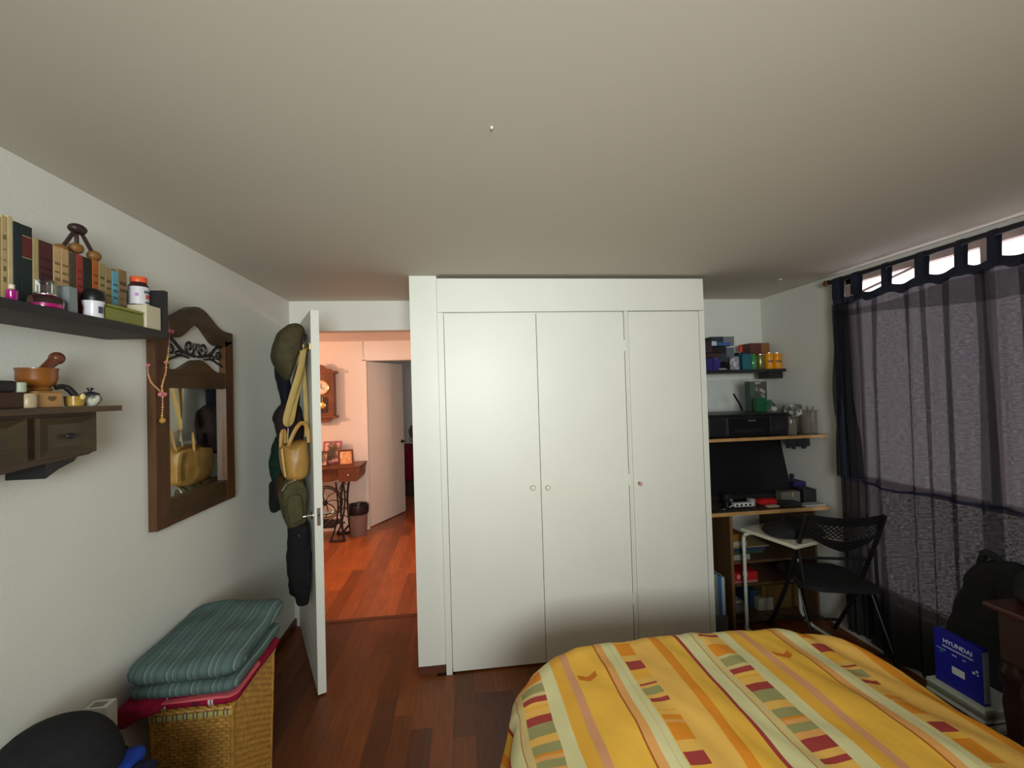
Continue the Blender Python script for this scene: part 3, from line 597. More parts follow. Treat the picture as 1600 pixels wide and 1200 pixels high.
b = B(); tube(b, [(-1.12, y_+.024+.010*math.cos(a)*1.0, ZT+.018+.011*math.sin(a)) for a in [i*PI/6-PI/2 for i in range(7)]], .0025, 6); obj('handle', b, M((60, 30, 50), .3), t, smooth=True)

# ================================================================== BASKET + BLANKETS + CHEST
bk = thing('laundry_basket', 'tall woven wicker laundry basket against the left wall', 'basket')
WK = mat('wicker', srgb(172, 128, 56), .5, var=.3, scale=60, bump=.1)
X0, X1, Y0, Y1, ZK = -1.165, -.885, 1.765, 2.12, .535
def basket_side(b, pa, pb, na, nrow=44, ncol=36):
    pa = V(pa); pb = V(pb); na = V(na); g = []
    for r in range(nrow*2+1):
        z = ZK*r/(nrow*2); tp = 1-.10*(1-z/ZK); row = []
        for c in range(ncol+1):
            u = c/ncol; p = pa.lerp(pb, u)
            ctr = V(((X0+X1)/2, (Y0+Y1)/2, 0)); q = ctr+(p-ctr)*tp
            w = (1 if ((r//2)+(c//2)) % 2 else -1)*.0022*(math.sin(PI*(r % 2)/1.0+.9))
            rr = .003*abs(math.sin(PI*r/2+.2))
            q = q+na*(w+rr); row.append(b.verts.new((q.x, q.y, z)))
        g.append(row)
    for r in range(nrow*2):
        for c in range(ncol): b.faces.new((g[r][c], g[r][c+1], g[r+1][c+1], g[r+1][c]))
b = B(); basket_side(b, (X0, Y0, 0), (X1, Y0, 0), (0, -1, 0)); basket_side(b, (X1, Y0, 0), (X1, Y1, 0), (1, 0, 0)); basket_side(b, (X1, Y1, 0), (X0, Y1, 0), (0, 1, 0)); basket_side(b, (X0, Y1, 0), (X0, Y0, 0), (-1, 0, 0))
obj('woven_body', b, WK, bk)
b = B()
for px, pyy in ((X0, Y0), (X1, Y0), (X1, Y1), (X0, Y1)):
    cx, cyy = (X0+X1)/2, (Y0+Y1)/2
    b = B(); tube(b, [(cx+(px-cx)*.90, cyy+(pyy-cyy)*.90, 0.012), (px, pyy, ZK)], .008); obj('corner_post', b, WK, bk, smooth=True)
b = B(); rim = [(X0-.004, Y0-.004), (X1+.004, Y0-.004), (X1+.004, Y1+.004), (X0-.004, Y1+.004)]
for i in range(4):
    a, c = V((*rim[i], ZK)), V((*rim[(i+1) % 4], ZK)); L = (c-a).length; n_ = int(L/.012)
    for o_, ph in ((0, 0), (1, PI)): tube(b, [a.lerp(c, k/n_)+V((.005*math.cos(k*1.1+ph), .005*math.cos(k*1.1+ph), .006*math.sin(k*1.1+ph))) for k in range(n_+1)], .0065, 6)
obj('braided_rim', b, WK, bk, smooth=True)
LIN = mat('liner', srgb(150, 142, 90), .9); nt = LIN.node_tree
w_ = nt.nodes.new('ShaderNodeTexWave'); w_.inputs['Scale'].default_value = 9; w_.bands_direction = 'X'
r_ = ramp(nt, [(0, srgb(176, 168, 96)), (.45, srgb(170, 160, 92)), (.5, srgb(84, 80, 92)), (.8, srgb(120, 90, 60)), (.9, srgb(180, 172, 110))], 'CONSTANT')
nt.links.new(nt.nodes['Texture Coordinate'].outputs['Object'], w_.inputs[0]); nt.links.new(w_.outputs[0], r_.inputs[0]); nt.links.new(r_.outputs[0], nt.nodes['Principled BSDF'].inputs['Base Color'])
b = B(); box(b, X0-.001, X1+.003, Y0-.010, Y0-.004, ZK-.030, ZK-.012, .002); obj('cloth_liner', b, LIN, bk)
bx('lid', WK, (X0+.002, X1-.002, Y0+.002, Y1-.002, ZK-.005, ZK+.010), bk, bev=.003)

def fold(b, x0, x1, y0, y1, z0, z1, lift=0, wob=.006, nx=0, ny=0, seed=0, sk=0, rc=.035):
    # soft folded slab with rounded plan corners and a full rounded edge; lift raises the far end
    cx, cyy, cz = (x0+x1)/2, (y0+y1)/2, (z0+z1)/2; hx, hy, hz = (x1-x0)/2, (y1-y0)/2, (z1-z0)/2
    rc = min(rc, hx*.6, hy*.6); out = []
    for sx, sy, a0 in ((1, 1, 0), (-1, 1, 90), (-1, -1, 180), (1, -1, 270)):
        for k in range(7):
            a = math.radians(a0+15*k); out.append((sx*(hx-rc)+rc*math.cos(a), sy*(hy-rc)+rc*math.sin(a)))
        nsx, nsy = (-1, 1) if a0 == 0 else (-1, -1) if a0 == 90 else (1, -1) if a0 == 180 else (1, 1)
        pa, pb = V((*out[-1], 0)), V((nsx*(hx-rc)+rc*math.cos(math.radians(a0+90)), nsy*(hy-rc)+rc*math.sin(math.radians(a0+90)), 0))
        for k in range(1, 10): q = pa.lerp(pb, k/10); out.append((q.x, q.y))
    n = len(out); hm = min(hx, hy)
    ins = [hz*(1-math.cos(t*PI/2)) if 0 else hz*(1-math.sin(PI/2*(1-t))) for t in (0, .15, .3, .5, .7, .85, 1)]
    ss = [max(.02, 1-min(i_, hm*.8)/hm) for i_ in ins]; last = ss[-1]; ss += [last*f for f in (.92, .82, .7, .55, .4, .25, .1, .02)]
    rings = []
    for sg in (-1, 1):
        seq = ss[::-1] if sg < 0 else ss[1:]
        for s_ in seq:
            d = (1-s_)*hm; k = math.sqrt(max(0, 1-(1-min(1, d/hz))**2)); ring = []
            for (ox_, oy_) in out:
                x, y = cx+ox_*s_, cyy+oy_*s_; vv = oy_*s_/hy; z = cz+sg*hz*k
                z += noise.noise(V((x*7, y*7, seed)))*wob*1.6*(k if sg > 0 else .3)
                if sg > 0: z -= wob*.8*(1-d/hm)*k
                q = V((x, y, z))+V((1, .6, 0))*noise.noise(V((x*6, y*6, z*18+seed)))*wob
                q.z += lift*max(0, (vv+1)/2)**1.5
                ring.append(b.verts.new(q))
            rings.append(ring)
    for p, q in zip(rings, rings[1:]):
        for i in range(n): b.faces.new((p[i], p[(i+1) % n], q[(i+1) % n], q[i]))
    b.faces.new(rings[0][::-1]); b.faces.new(rings[-1])
def stripe_mat(name, axis, scale, stops, rough=.9):
    m = mat(name, (.5, .5, .5), rough, var=.05, scale=60, bump=.4, bscale=90, spec=.15); nt = m.node_tree
    sep = nt.nodes.new('ShaderNodeSeparateXYZ'); nt.links.new(nt.nodes['Texture Coordinate'].outputs['Object'], sep.inputs[0])
    mu = nt.nodes.new('ShaderNodeMath'); mu.operation = 'MULTIPLY'; mu.inputs[1].default_value = scale; nt.links.new(sep.outputs[axis], mu.inputs[0])
    fr_ = nt.nodes.new('ShaderNodeMath'); fr_.operation = 'FRACT'; nt.links.new(mu.outputs[0], fr_.inputs[0])
    r = ramp(nt, stops, 'CONSTANT'); nt.links.new(fr_.outputs[0], r.inputs[0]); nt.links.new(r.outputs[0], nt.nodes['Principled BSDF'].inputs['Base Color']); return m
g1, g2, g3 = srgb(84, 104, 102), srgb(74, 94, 94), srgb(116, 134, 130)
TEAL = stripe_mat('teal_stripe', 0, 14, [(0, g1), (.30, g2), (.42, g3), (.48, g1), (.62, g2), (.70, g3), (.74, g1), (.88, g2)])
rd, pk, wh, dk = srgb(136, 22, 52), srgb(212, 92, 100), srgb(205, 195, 205), srgb(96, 26, 50)
RED = stripe_mat('red_plaid', 0, 6.2, [(0, rd), (.25, dk), (.42, rd), (.60, wh), (.645, dk), (.67, wh), (.71, rd)])
b = B(); fold(b, -1.215, -.855, 1.735, 2.14, .549, .597, 0, .005, seed=4)
red = thing('plaid_blanket', 'folded red plaid blanket lowest in the pile on the basket', 'blanket')
obj('folded_cloth', b, RED, red, smooth=True)
b = B(); fold(b, -1.213, -.852, 1.727, 1.95, .583, .593, 0, .003, seed=9); obj('pink_edge', b, M((206, 92, 100), .9), red, smooth=True)
b = B(); blob(b, [(-1.235, .60), (-1.17, .612), (-1.12, .60), (-1.10, .57), (-1.16, .548), (-1.225, .528), (-1.248, .548)], 1.69, 1.80, lambda s, a, z: (a, s, z), 8, 2.2, 3, .006); obj('drooping_corner', b, cloth('crimson_corner', (138, 24, 56)), red, smooth=True)
tl = thing('teal_blanket', 'folded teal striped blanket on top of the pile on the basket', 'blanket')
b = B(); fold(b, -1.225, -.850, 1.72, 2.15, .598, .66, 0, .007, seed=1); obj('lower_fold', b, TEAL, tl, smooth=True)
b = B(); fold(b, -1.225, -.840, 1.70, 2.17, .655, .742, .035, .014, seed=2, rc=.07); obj('upper_fold', b, TEAL, tl, smooth=True)

ch = thing('chest', 'dark brown wooden chest in the lower left corner', 'chest')
bx('chest_body', DWOODY, (-1.24, -.785, .7, 1.335, 0, .615), ch, bev=.004); bx('chest_top', DWOODY, (-1.245, -.77, .69, 1.35, .616, .640), ch, bev=.006)
t = thing('black_hat', 'large black domed hat resting on the chest', 'hat')
b = B(); N = 30
rings = []
for j in range(13):
    a = j/12*PI/2; rr = math.cos(a)**.75; z = math.sin(a)
    rings.append([b.verts.new(V((-1.095+.15*rr*math.cos(2*PI*i/N), 1.30+.135*rr*math.sin(2*PI*i/N), .668+.165*z))) for i in range(N)])
for p, q in zip(rings, rings[1:]):
    for i in range(N): b.faces.new((p[i], p[(i+1) % N], q[(i+1) % N], q[i]))
b.faces.new(rings[0][::-1]); b.faces.new(rings[-1]); obj('crown', b, cloth('black_felt', (32, 33, 36)), t, smooth=True)
b = B(); tube(b, [(-1.095+.153*math.cos(2*PI*i/30), 1.30+.138*math.sin(2*PI*i/30), .672) for i in range(30)], .008, 6, closed=True); obj('rolled_brim', b, cloth('black_brim', (20, 20, 23)), t, smooth=True)
b = B(); fold(b, -1.20, -.915, 1.16, 1.40, .642, .690, 0, .018, seed=6); obj('blue_cloth', b, cloth('royal_blue', (24, 54, 140)), smooth=True, label='royal blue cloth tucked under the black hat', cat='cloth')
b = B(); fold(b, -.930, -.875, 1.26, 1.36, .642, .69, 0, .014, seed=8); obj('navy_cloth', b, cloth('navy_cloth', (20, 26, 48)), smooth=True, label='crumpled navy cloth right of the black hat', cat='cloth')
t = thing('carton', 'small white printed carton behind the black hat', 'carton')
bx('carton_body', M((206, 206, 200), .6), (-1.25, -1.178, 1.585, 1.63, .45, .684), t); bx('printed_patch', M((130, 128, 124), .6), (-1.235, -1.195, 1.594, 1.618, .684, .6845), t)
bx('low_stool', DWOOD, (-1.25, -1.16, 1.55, 1.69, 0.0, .449), bev=.004, label='narrow dark wooden stand under the white carton', cat='stand')

# ================================================================== BED
bd = thing('double_bed', 'bed covered with a yellow striped duvet', 'bed')
def duvet_mat():
    m = mat('duvet_cotton', (.6, .4, .1), .75, var=.05, scale=40, bump=.75, bscale=6, spec=.25, stretch=(1.6, .8, 1)); nt = m.node_tree; N_ = nt.nodes.new; L = nt.links.new
    uv = N_('ShaderNodeTexCoord'); sep = N_('ShaderNodeSeparateXYZ'); L(uv.outputs['UV'], sep.inputs[0])
    def math_(op, a, b_=None, cl=False):
        n = N_('ShaderNodeMath'); n.operation = op; n.use_clamp = cl
        for i, v in enumerate((a, b_)):
            if v is None: continue
            if isinstance(v, (int, float)): n.inputs[i].default_value = v
            else: L(v, n.inputs[i])
        return n.outputs[0]
    P1, P2 = .79, .64
    wob = N_('ShaderNodeTexNoise'); wob.inputs['Scale'].default_value = 5; L(uv.outputs['UV'], wob.inputs['Vector'])
    wx = math_('MULTIPLY', math_('SUBTRACT', wob.outputs[0], .5), .012)
    X = math_('ADD', sep.outputs[0], wx); Y = sep.outputs[1]
    tx = math_('FRACT', math_('DIVIDE', math_('SUBTRACT', X, .268-.79*3), P1))
    ty = math_('FRACT', math_('DIVIDE', math_('SUBTRACT', Y, 1.14-.64*4), P2))
    pale, mus, pnk, yel = srgb(224, 218, 164), srgb(236, 178, 66), srgb(220, 160, 116), srgb(243, 190, 74)
    lin, pch, lor, org_, drd, bei, kha = srgb(176, 96, 36), srgb(232, 170, 98), srgb(238, 188, 94), srgb(230, 146, 40), srgb(168, 66, 62), srgb(216, 196, 134), srgb(160, 156, 104)
    main = ramp(nt, [(0, pale), (.049/P1, mus), (.093/P1, pnk), (.124/P1, yel), (.243/P1, lin), (.249/P1, pch), (.276/P1, pale), (.303/P1, bei), (.307/P1, pale), (.330/P1, lor), (.487/P1, org_), (.523/P1, yel), (.596/P1, drd), (.614/P1, pale), (.670/P1, lin), (.673/P1, bei)], 'CONSTANT')
    L(tx, main.inputs[0])
    def blocks(items):
        st = [(max(0, (y-1.14)/P2), c) for y, c in items]; st.sort(key=lambda q: q[0]); r = ramp(nt, st, 'CONSTANT'); L(ty, r.inputs[0]); return r.outputs[0]
    Bc = blocks([(1.14, yel), (1.165, drd), (1.206, lor), (1.245, org_), (1.31, pch), (1.322, org_), (1.345, lor), (1.362, mus), (1.372, lor), (1.41, drd), (1.429, lor), (1.449, kha), (1.49, lor), (1.505, drd), (1.515, lor), (1.545, mus), (1.60, drd), (1.655, lor), (1.695, org_)])
    Cc = blocks([(1.14, lor), (1.165, drd), (1.208, pch), (1.234, kha), (1.267, pch), (1.283, org_), (1.293, kha), (1.335, lor), (1.368, kha), (1.427, drd), (1.464, lor), (1.497, mus), (1.508, lor), (1.527, drd), (1.555, bei), (1.572, kha), (1.62, bei), (1.634, org_), (1.705, lor), (1.76, drd)])
    def inr(v, a, b_): return math_('MULTIPLY', math_('GREATER_THAN', v, a/P1), math_('LESS_THAN', v, b_/P1))
    def mix(f, a, b_):
        n = N_('ShaderNodeMix'); n.data_type = 'RGBA'; L(f, n.inputs[0]); L(a, n.inputs[6]); L(b_, n.inputs[7]); return n.outputs[2]
    c = mix(inr(tx, .334, .398), main.outputs[0], Bc); c = mix(inr(tx, .703, .79), c, Cc)
    # leaf print: small orange V in the plain yellow band
    lx = math_('ABSOLUTE', math_('SUBTRACT', tx, .170/P1)); ly_ = math_('SUBTRACT', math_('MULTIPLY', math_('FRACT', math_('DIVIDE', math_('SUBTRACT', Y, 1.14-.64*4+.10), P2)), P2), .345)
    v1 = math_('SUBTRACT', ly_, math_('MULTIPLY', lx, .55)); mk = math_('MULTIPLY', math_('LESS_THAN', math_('ABSOLUTE', v1), .016), math_('LESS_THAN', lx, .035/P1))
    rgb = N_('ShaderNodeRGB'); rgb.outputs[0].default_value = (*srgb(214, 122, 36), 1)
    c = mix(mk, c, rgb.outputs[0])
    L(c, nt.nodes['Principled BSDF'].inputs['Base Color']); return m
BX0, BX1, BYF, ZB = .235, 1.55, 1.76, .60
def drape(u, v):
    # flat cloth coordinates (u,v) -> draped position
    cr = .30; ix = min(max(u, BX0+cr), BX1-cr); iy = min(v, BYF-cr)
    dx, dy = u-ix, v-iy; d = math.hypot(dx, dy); w = V((dx, dy, 0))/d if d > 1e-6 else V((0, 0, 0))
    puff = .022*noise.noise(V((u*2.3, v*2.1, 3)))+.012*noise.noise(V((u*7, v*5, 1)))+.022*noise.noise(V((u*9+v*3, v*1.5, 6)))*min(1, max(0.15, (u-.8)*1.6))+.005*noise.noise(V((u*17+v*6, v*4, 2)))
    crown = .020*(1-((u-.9)/.75)**2)
    if d <= cr: return V((u, v, ZB+puff+crown))
    o = d-cr; R_ = .11; ang = math.atan2(dy, dx)
    bx_ = V((ix, iy, 0))+w*cr
    if o < R_*PI/2: a = o/R_; h = R_*math.sin(a); z = -R_*(1-math.cos(a))
    else: h = R_+(o-R_*PI/2)*.10; z = -R_-(o-R_*PI/2)*.985
    dep = min(1, max(0, -z/.3)); along = u*0+v if abs(dx) > abs(dy) else u
    fl_ = (.034*math.sin(along*19+1.5*math.sin(along*5))+.018*math.sin(ang*22))*dep
    p = bx_+w*(h+fl_)+V((0, 0, ZB+z+puff+crown*max(0, 1-o*2)))
    p.z = max(p.z, .03); return p
b = B(); uvl = b.loops.layers.uv.new('UVMap'); g = []
nu, nv = 150, 170; U0, U1, V0, V1 = BX0-.60, BX1+.50, -.30, BYF+.55
for j in range(nv+1):
    row = []
    for i in range(nu+1):
        u, v = U0+(U1-U0)*i/nu, V0+(V1-V0)*j/nv; vt = b.verts.new(drape(u, v)); row.append((vt, (u, v)))
    g.append(row)
for j in range(nv):
    for i in range(nu):
        q = (g[j][i], g[j][i+1], g[j+1][i+1], g[j+1][i]); f = b.faces.new([x[0] for x in q])
        for lp, x in zip(f.loops, q): lp[uvl].uv = x[1]
obj('duvet', b, duvet_mat(), bd, smooth=True)
bx('mattress', M((190, 186, 176), .8), (BX0+.02, BX1-.02, -.30, BYF-.04, .25, .56), bd, bev=.04)
bx('bed_frame', DWOOD, (BX0+.04, BX1-.04, -.30, BYF-.06, .08, .249), bd)
for x in (BX0+.07, BX1-.13):
    for y in (-.25, BYF-.16): bx('leg', DWOOD, (x, x+.06, y, y+.06, 0, .08), bd)

# ================================================================== CURTAIN
ct = thing('curtain', 'dark navy sheer tab-top curtain over the right window', 'curtain')
def sheer(name, col, tcol, dens, tr=.5):
    m = bpy.data.materials.new(name); m.use_nodes = True; nt = m.node_tree; nt.nodes.clear(); N_ = nt.nodes.new; L = nt.links.new
    out = N_('ShaderNodeOutputMaterial'); tp = N_('ShaderNodeBsdfTransparent'); tl_ = N_('ShaderNodeBsdfTranslucent'); df = N_('ShaderNodeBsdfDiffuse'); m1 = N_('ShaderNodeMixShader'); m2 = N_('ShaderNodeMixShader')
    tl_.inputs[0].default_value = (*tcol, 1); df.inputs[0].default_value = (*col, 1); m1.inputs[0].default_value = tr
    tc = N_('ShaderNodeTexCoord'); mp = N_('ShaderNodeMapping'); mp.inputs['Scale'].default_value = (1, 60, 130); L(tc.outputs['Object'], mp.inputs[0])
    n = N_('ShaderNodeTexNoise'); n.inputs['Scale'].default_value = 1.0; n.inputs['Detail'].default_value = 3; L(mp.outputs[0], n.inputs[0])
    mr_ = N_('ShaderNodeMapRange'); mr_.inputs['From Min'].default_value = .35; mr_.inputs['From Max'].default_value = .7; mr_.inputs['To Min'].default_value = dens; mr_.inputs['To Max'].default_value = dens-.032; L(n.outputs[0], mr_.inputs[0])
    lw = N_('ShaderNodeLayerWeight'); lw.inputs[0].default_value = .5
    rp = ramp(nt, [(0.0, tcol), (.45, tuple(c*.75 for c in tcol)), (.8, tuple(c*.12 for c in tcol))]); L(lw.outputs['Facing'], rp.inputs[0]); L(rp.outputs[0], tl_.inputs[0])
    L(df.outputs[0], m1.inputs[1]); L(tl_.outputs[0], m1.inputs[2]); L(mr_.outputs[0], m2.inputs[0]); L(tp.outputs[0], m2.inputs[1]); L(m1.outputs[0], m2.inputs[2]); L(m2.outputs[0], out.inputs[0]); return m
SH = sheer('navy_sheer', (.030, .031, .040), (.046, .040, .042), .988, .5)
NAVY = mat('navy_band', srgb(30, 34, 52), .85, var=.2, bump=.2); SEAM = mat('navy_seam', srgb(26, 26, 58), .85)
CX = 2.478; YE = 2.615; YS = .25
gaps = [(2.547, 2.476), (2.418, 2.274), (2.231, 2.085), (2.029, 1.893), (1.851, 1.757), (1.715, 1.57), (1.50, 1.36), (1.30, 1.16), (1.10, .96), (.90, .76), (.70, .56), (.50, .36)]
def fx(y, z):
    top = max(0, min(1, (2.26-z)/.5)); dense = max(0, min(1, (y-2.42)/.08))
    w = .017*math.sin(y*26+1.2*math.sin(y*9))+.008*math.sin(y*61+z*.8)+dense*.010*math.sin(y*150)
    return CX-.002+w*(.35+.65*top)+.004*noise.noise(V((y*6, z*1.5, 0)))
def zt(y):  # sagging top edge between tabs
    z = 2.235
    for a, c in gaps:
        if c < y < a: z -= .018*math.sin(PI*(y-c)/(a-c))
    return z
def zseam(y): return 1.052+.012*math.sin(y*7+1)+.006*math.sin(y*19)
def sheet(b, top, bot, xo, ny=260, nz=26):
    g = []
    for j in range(nz+1):
        row = []
        for i in range(ny+1):
            y = YS+(YE-YS)*i/ny; z = top(y)+(bot(y)-top(y))*j/nz; row.append(b.verts.new((fx(y, z)+xo, y, z)))
        g.append(row)
    for j in range(nz):
        for i in range(ny): b.faces.new((g[j][i], g[j][i+1], g[j+1][i+1], g[j+1][i]))
b = B(); sheet(b, zt, zseam, 0); obj('upper_sheer', b, SH, ct, smooth=True)
b = B(); sheet(b, zseam, lambda y: .05+.01*math.sin(y*13), .0); obj('lower_sheer', b, sheer('lower_navy_sheer', (.050, .052, .052), (.015, .0125, .0125), 1.0, .45), ct, smooth=True)
b = B()
for i in range(150):
    y = YS+(YE-YS)*i/150; y2 = YS+(YE-YS)*(i+1)/150
    if i == 0: va = [b.verts.new((fx(y, zseam(y))-.003+dx, y, zseam(y)+dz)) for dx, dz in ((0, -.008), (0, .006), (.006, .006), (.006, -.008))]
    vb = [b.verts.new((fx(y2, zseam(y2))-.003+dx, y2, zseam(y2)+dz)) for dx, dz in ((0, -.008), (0, .006), (.006, .006), (.006, -.008))]
    for k in range(4): b.faces.new((va[k], va[(k+1) % 4], vb[(k+1) % 4], vb[k]))
    va = vb
obj('seam_band', b, SEAM, ct)
b = B(); sheet(b, lambda y: zt(y)+.002, lambda y: zt(y)-.040-.012*math.sin(y*31)**2, -.004, 200, 3); sheet(b, lambda y: zt(y)-.036, lambda y: zt(y)-.045, -.003, 200, 1); obj('top_band', b, NAVY, ct, smooth=True)
FOLDS = [(1300, 1336), (1341, 1347), (1368, 1378), (1418, 1427), (1443, 1448), (1478, 1493), (1526, 1549), (1596, 1612)]
b = B()
for k, (pa, pb) in enumerate(FOLDS):
    y1_, y0_ = aX(pa, 560, CX).y, aX(pb, 560, CX).y; ym_ = (y0_+y1_)/2
    for layer in range(2 if k in (0,) else 1):
        g = []
        for j in range(25):
            z = 2.19-j*(2.19-(1.06 if k == 0 else .10))/24; f = .8+.35*math.sin(z*2.1+k)+.25*max(0, (z-1.9)*3); row = []
            for i in range(7): 
                yy = ym_+(y1_-ym_)*(-1+i/3)*f; row.append(b.verts.new((fx(yy, z)-.004-.003*layer-.002*math.sin(i*PI/6*2), min(yy, YE), z)))
            g.append(row)
        for j in range(24):
            for i in range(6): b.faces.new((g[j][i], g[j][i+1], g[j+1][i+1], g[j+1][i]))
obj('gathered_fold', b, sheer('fold_sheer', (.028, .03, .04), (.03, .027, .033), .62, .4), ct, smooth=True, kind='stuff')
b = B(); sheet(b, lambda y: 2.155-.02*math.sin(y*6), lambda y: 2.07-.03*math.sin(y*4+1), -.006, 120, 3); obj('heading_facing', b, sheer('heading_sheer', (.028, .03, .04), (.03, .027, .033), .5, .4), ct, smooth=True)
# side return bunched at the left edge
b = B(); sheet_y = [2.58, 2.615]
tube(b, [(CX+.0, 2.605, 2.33), (CX+.0, 2.60, 1.9), (CX-.002, 2.603, 1.4), (CX, 2.60, 1.06)], [.018, .022, .024, .022], 8, flat=.6); obj('gathered_edge', b, NAVY, ct, smooth=True)
edges = [YE]+[v for gp_ in gaps for v in gp_]+[YS]
ZR = 2.348
for i in range(0, len(edges)-1, 2):
    ya, yb = edges[i+1], edges[i]
    if yb-ya < .005: continue
    b = B(); prof = [(CX-.018, zt(ya)-.01), (CX-.020, ZR-.01), (CX-.014, ZR+.012), (CX, ZR+.018), (CX+.014, ZR+.012), (CX+.020, ZR-.01), (CX+.006, zt(ya)-.01)]
    n_ = 6; rows = []
    for k in range(n_+1):
        u = k/n_; rows.append([b.verts.new((x, ya+(yb-ya)*u+((.5-u)*.03*max(0, (z-2.24)/.1)*.35), z)) for x, z in prof])
    for p, q in zip(rows, rows[1:]):
        for k in range(len(prof)-1): b.faces.new((p[k], p[k+1], q[k+1], q[k]))
    obj('tab', b, NAVY, ct, smooth=True)
rdm = thing('curtain_rod', 'dark wooden curtain rod under the ceiling over the window', 'curtain rod')
b = B(); tube(b, [(CX, YS-.1, ZR), (CX, 2.66, ZR)], .015, 12); obj('rod', b, M((24, 24, 32), .5), rdm, smooth=True)
b = B(); lathe(b, [(.012, 0), (.020, .008), (.016, .018), (.021, .030), (.014, .042), (.003, .046)], CX, 2.65, ZR, 14, Matrix.Rotation(-PI/2, 3, 'X')); obj('finial', b, M((104, 66, 38), .5), rdm, smooth=True)
b = B(); tube(b, [(CX, 2.635, ZR-.003), (XR-.004, 2.635, ZR-.003)], .008, 8); lathe(b, [(.022, 0), (.022, .004)], XR-.005, 2.635, ZR-.003, 12, Matrix.Rotation(PI/2, 3, 'Y')); obj('bracket', b, M((104, 66, 38), .5), rdm)

# ================================================================== RIGHT ALCOVE: wall shelf
sh = thing('floating_shelf', 'dark floating shelf in the alcove holding cans and boxes', 'shelf')
bx('board', BLACK, (1.60, 2.50, 3.10, YB-.001, 1.772, 1.795), sh); bx('end_block', BLACK, (2.375, 2.49, 3.125, 3.25, 1.722, 1.771), sh)
ZS = 1.796
def px2(px, y, py=570): return aY(px, py, y).x
def zpx(px, py, y): return aY(px, py, y).z
def pbox(name, m, p0, p1, ptop, z0, y0, y1, label, cat, pbot=None, **k):
    x0, x1 = px2(p0, y0, ptop), px2(p1, y0, ptop); z1 = zpx((p0+p1)/2, ptop, y0)
    if pbot: z0 = zpx((p0+p1)/2, pbot, y0)
    return bx(name, m, (x0, x1, y0, y1, z0, max(z1, z0+.004)), label=label, cat=cat, **k)
ys = 3.13
def can(name, label, cat, p0, p1, ptop, y, m, z0=ZS, prof=None, group=None, lidm=None):
    x0, x1 = px2(p0, y, ptop), px2(p1, y, ptop); r = (x1-x0)/2; h = zpx((p0+p1)/2, ptop, y)-z0; y = y+r
    t = thing(name, label, cat, group); b = B()
    pr = prof or [(.94, 0), (1, .03), (1, .94), (.93, 1)]
    lathe(b, [(a*r, c*h) for a, c in pr], (x0+x1)/2, y, z0, 20); obj('body', b, m, t, smooth=True)
    if lidm:
        b = B(); lathe(b, [(r*.90, 0), (r*.90, .004), (r*.5, .005)], (x0+x1)/2, y, z0+h+.0002, 18); obj('top', b, lidm, t, smooth=True)
    return t, (x0+x1)/2, y-r, r, h
# left cluster
pbox('violet_pack', M((40, 36, 110), .5), 1104, 1113.5, 560, ZS, 3.14, 3.22, 'violet blue packet nearest the wardrobe on the alcove shelf', 'packet')
pbox('violet_pack', M((44, 40, 118), .5), 1114.5, 1125, 560, ZS, 3.14, 3.22, 'violet blue packet right of the white ribbon gap', 'packet')
zz0 = zpx(1115, 559, 3.15)
pbox('maroon_box', M((58, 34, 40), .6), 1100, 1126, 552, zz0+.001, 3.14, 3.26, 'low dark maroon box on the violet packets', 'box')
zz1 = zpx(1113, 551.5, 3.15)
pbox('black_box', M((20, 22, 24), .5), 1113, 1134, 542, zz1+.002, 3.15, 3.30, 'black box in the middle of the stacked pile on the alcove shelf', 'box')
pbox('maroon_pouch', M((54, 34, 42), .6), 1100, 1112.5, 534, zz1+.002, 3.15, 3.28, 'dark maroon pouch beside the wardrobe edge, high on the pile', 'pouch')
pbox('grey_box', M((96, 108, 114), .55), 1135, 1147, 543, ZS, 3.24, 3.36, 'pale grey upright box behind the silver can', 'box')
zz2 = zpx(1130, 541, 3.15)
t = thing('striped_box', 'blue and grey box topmost on the alcove pile', 'box')
x0, x1, xm = px2(1112, 3.14, 530), px2(1147, 3.14, 530), px2(1130, 3.14, 530); z1 = zpx(1130, 526, 3.14)
bx('dark_half', M((40, 52, 66), .5), (x0, xm, 3.14, 3.3, zz2+.003, z1), t); bx('grey_half', M((108, 116, 122), .5), (xm+.0005, x1, 3.14, 3.3, zz2+.003, z1), t)
bx('blue_band', M((54, 92, 150), .5), (x0+.01, x1-.03, 3.138, 3.14, zz2+.005, zz2+.028), t); bx('white_corner', M((190, 196, 202), .5), (x0-.004, x0+.035, 3.135, 3.138, zz2+.004, zz2+.038), t)
b = B(); ball(b, (px2(1134, 3.14, 573), 3.16, ZS+.034), .034, 1.15, 1, .95, 14); obj('black_pouch', b, cloth('black_lump', (24, 22, 24)), smooth=True, label='round black pouch left of the silver can', cat='pouch')
b = B(); ball(b, (px2(1131, 3.11, 580), 3.125, ZS+.008), .028, 1.3, .5, .28, 12); obj('pale_soap', b, M((150, 150, 146), .5), smooth=True, label='flat pale object at the shelf edge under the black pouch', cat='soap')
t_, cx_, yf_, r_, h_ = can('silver_can', 'silver printed can on the alcove shelf', 'can', 1144.5, 1158, 557, 3.13, blotch('can_print', srgb(170, 168, 176), srgb(110, 104, 130), srgb(205, 205, 210), 25))
rtb = can('bottle', 'dark bottle with a tall red cap behind the silver can', 'bottle', 1154.5, 1162, 551, 3.24, M((30, 34, 60), .3))[0]
o_ = px2(1158.3, 3.25, 545); b = B(); zc_ = zpx(1158, 550, 3.25); lathe(b, [(.017, 0), (.017, .045), (.012, .055), (.003, .058)], o_, 3.262, zc_+.001, 14); obj('cap', b, M((196, 60, 60), .3), rtb, smooth=True)
